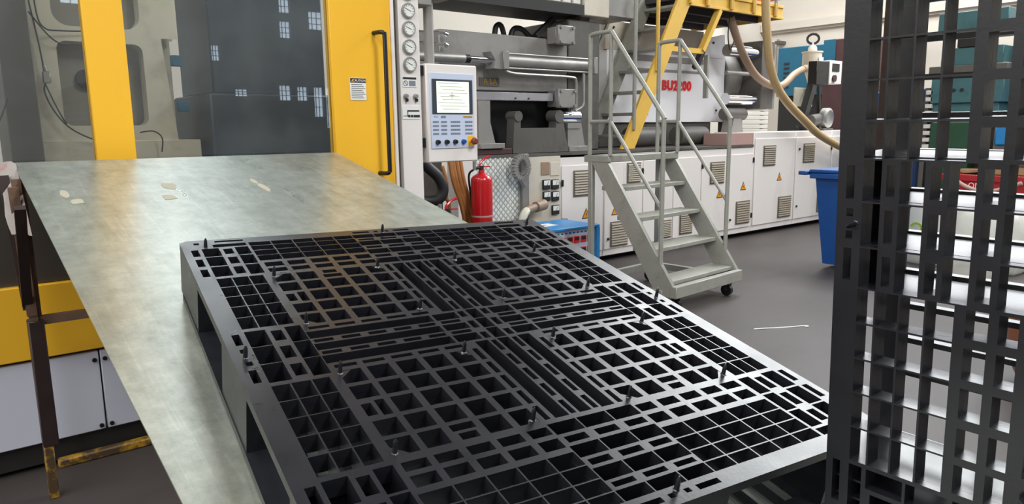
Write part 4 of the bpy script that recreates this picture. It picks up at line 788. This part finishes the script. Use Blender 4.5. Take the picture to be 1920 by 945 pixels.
ring_box(MB(), [(6.32, 6.74, 2.9, 3.28, .04), (6.29, 6.78, 2.86, 3.32, .42), (6.26, 6.82, 2.82, 3.36, .82)]).build('body', 'bin', wb)
MB().box(6.22, 6.86, 2.78, 3.40, .82, .865, .006).build('rim', 'bin', wb); MB().box(6.24, 6.84, 2.8, 3.42, .866, .90, .01).build('lid', 'bin', wb); MB().box(6.2, 6.8, 3.42, 3.5, .85, .885, .006).build('handle_bar', 'bin', wb)
for y in (2.92, 3.22): MB().cyl((6.79, y, .06), (6.79, y + .03, .06), .06, 16).build('wheel', 'black', wb)
# ================================================================ THINGS SEEN THROUGH THE STANDING PALLET
MB().box(9.0, 9.12, 3.97, 4.1, 0, 3.9, .004).solo('steel_column', 'rustd', 'dark brown steel column seen through the standing pallet', 'column')
MB().box(9.6, 10.2, 4.25, 4.5, 0, 1.7, .01).solo('storage_cabinet', 'bin', 'tall narrow blue cabinet left of the brown column', 'cabinet')
MB().box(9.0, 9.5, 3.65, 3.84, 0, 1.7, .01).solo('storage_cabinet', 'bin', 'tall narrow blue cabinet right of the brown column', 'cabinet')
ss = thing('slat_rack', 'stack of small pale slats beside the green mould', 'slats', (9.1, 3.53, 0)); MB().box(9.05, 9.15, 3.55, 3.6, 0, 1.7).build('upright', 'greyd', ss)
for i in range(10): MB().box(9.0, 9.2, 3.50, 3.57, .94 + i * .076, .985 + i * .076, .003).build('slat', 'slat', ss)
MB().box(9.0, 9.9, 3.08, 3.49, 0, 1.31, .01).solo('mould_block', 'green', 'big dark green mould block under the teal moulds', 'mould')
tm = thing('mould_stack', 'teal steel mould with stepped plates standing on the green block', 'mould', (9.4, 3.2, 1.312))
MB().box(9.05, 9.8, 2.84, 3.5, 1.312, 1.52, .006).box(9.0, 9.85, 2.8, 3.52, 1.521, 1.80, .006).build('lower_plate', 'teal', tm)
MB().box(9.0, 9.85, 2.78, 3.56, 1.801, 1.93, .006).build('clamp_plate', 'greyd', tm); MB().box(9.05, 9.8, 2.85, 3.46, 1.931, 2.12, .006).build('middle_plate', 'teal', tm); MB().box(9.03, 9.6, 3.1, 3.3, 2.121, 2.27, .006).build('spacer', 'dark', tm); MB().box(9.0, 9.8, 2.82, 3.5, 2.271, 2.50, .006).build('top_plate', 'teal', tm)
for y in (3.2, 3.28): MB().cyl((9.0, y, 1.66), (8.99, y, 1.66), .02, 10).build('bolt', 'dark', tm)
MB().box(9.3, 10.2, 2.45, 2.79, 0, 2.25, .01).solo('grey_machine', 'greyd', 'dull grey machine at the right picture edge behind the moulds', 'machine')
MB().box(9.205, 9.236, 2.92, 3.09, .7005, 1.3, .004).solo('brown_board', 'rustd', 'dark brown scratched board leaning next to the green mould', 'board')
MB().box(8.7, 9.2, 2.3, 2.75, 1.06, 1.30, .02).solo('storage_crate', 'lblue', 'light blue plastic crate at the right picture edge', 'crate')
MB().box(8.7, 9.2, 2.3, 2.75, .85, 1.059, .006).solo('storage_box', 'greyd', 'grey box of scrap under the light blue crate', 'box')
MB().box(8.72, 9.2, 2.3, 2.75, .76, .849, .004).solo('pallet_board', 'wood', 'raw timber board below the grey box of scrap', 'board')
rc = thing('red_crate', 'large red plastic crate with white lettering behind the sacks', 'crate', (9.0, 2.7, 0))
MB().box(8.6, 8.66, 2.3, 3.16, .03, .75, .01).box(8.66, 9.3, 3.1, 3.16, .03, .75, .005).box(8.66, 9.3, 2.3, 2.36, .03, .75, .005).box(9.24, 9.3, 2.36, 3.1, .03, .75).box(8.66, 9.24, 2.36, 3.1, .03, .7).build('shell', 'crate', rc); MB().box(8.57, 8.599, 2.28, 3.18, .69, .76, .006).build('rim', 'crate', rc)
text('lettering', 'ONLY', 'whiteink', rc, (8.565, 2.80, .645), .085, face='-x', ext=.001, sx=.9)
for x0, x1, y, lab in ((8.62, 9.2, 2.95, 'loose pale timber strip lying over the red crate'), (8.62, 9.2, 3.08, 'second pale timber strip beside the green mould on the red crate')): MB().bar((x0, y + .02, .79), (x1 - .03, y - .12, .79), .05, .03).solo('timber_strip', 'wood', lab, 'timber')
MB().tube([(8.5, 3.1, .8), (8.5, 3.02, .72), (8.5, 2.9, .64), (8.5, 2.75, .60), (8.5, 2.6, .62), (8.5, 2.4, .7)], .02, 8).solo('hose_piece', 'pink', 'pinkish hose draped along the front of the red crate', 'hose')
def sack(x0, x1, y0, y1, h, lab, seed, logo):
    random.seed(seed); t_ = thing('sack', lab, 'sack', ((x0 + x1) / 2, (y0 + y1) / 2, 0), 'white sacks on the floor'); P = []; F = []; n = 16; prof = [(.86, 0), (1.0, .06), (1.04, .3), (1.0, .6), (.93, .82), (.75, .93), (.42, .985), (.15, 1.0)]
    for r, z in prof:
        for k in range(n):
            a = 2 * math.pi * k / n; c, s_ = math.cos(a), math.sin(a); q = r * (1 + .05 * (random.random() - .5)); e = 1 / max(abs(c), abs(s_)) ** .7
            P.append(((x0 + x1) / 2 + (x1 - x0) / 2 * q * c * e * .88, (y0 + y1) / 2 + (y1 - y0) / 2 * q * s_ * e * .88, h * (z + (.03 * (random.random() - .5) if 0 < z else 0))))
    for l in range(len(prof) - 1):
        for k in range(n): F.append((l * n + k, l * n + (k + 1) % n, l * n + n + (k + 1) % n, l * n + n + k))
    F += [tuple(range(n - 1, -1, -1)), tuple(range(len(P) - n, len(P)))]
    MB().add(P, F).build('bag_body', 'sack', t_); x = x0 - .035; yc = (y0 + y1) / 2
    lg = MB()
    for k in range(12):
        a, b = math.radians(20 + k * 24), math.radians(20 + (k + 1) * 24); R_ = .05; lg.bar((x, yc + logo + R_ * math.cos(a), h * .55 + R_ * math.sin(a)), (x, yc + logo + R_ * math.cos(b), h * .55 + R_ * math.sin(b)), .02, .006, (1, 0, 0))
    lg.build('printed_ring', 'lime', t_, 'lime green printed ring'); pr = MB()
    for k in range(5): pr.box(x - .002, x + .004, yc + logo - .07 + k * .03, yc + logo - .05 + k * .03, h * .55 - .10, h * .55 - .075)
    pr.build('printed_text', 'ink', t_)
sack(7.1, 7.5, 2.55, 2.95, .62, 'white woven sack with lime ring print, leftmost of the sacks', 1, .04)
sack(6.35, 6.75, 1.98, 2.32, .66, 'plump white woven sack in front of the other sacks', 2, -.12)
sack(7.1, 7.5, 1.95, 2.35, .56, 'white woven sack with lime ring print, rightmost of the sacks', 3, .06)
dr = MB().lathe((4.25, .82, 0), (0, 0, 1), [(.24, 0), (.30, .03), (.36, .16), (.375, .3), (.375, .42), (.385, .425), (.385, .445), (.35, .45)], 30).solo('round_tub', 'brown', 'brown rounded plastic tub seen through the standing pallet', 'tub')
MB().lathe((4.3, .78, .451), (0, 0, 1), [(.25, 0), (.32, .08), (.33, .22), (.26, .34), (.12, .4), (.04, .41)], 22).solo('refuse_bag', 'darkbag', 'dark grey bag heaped on the brown tub', 'bag')
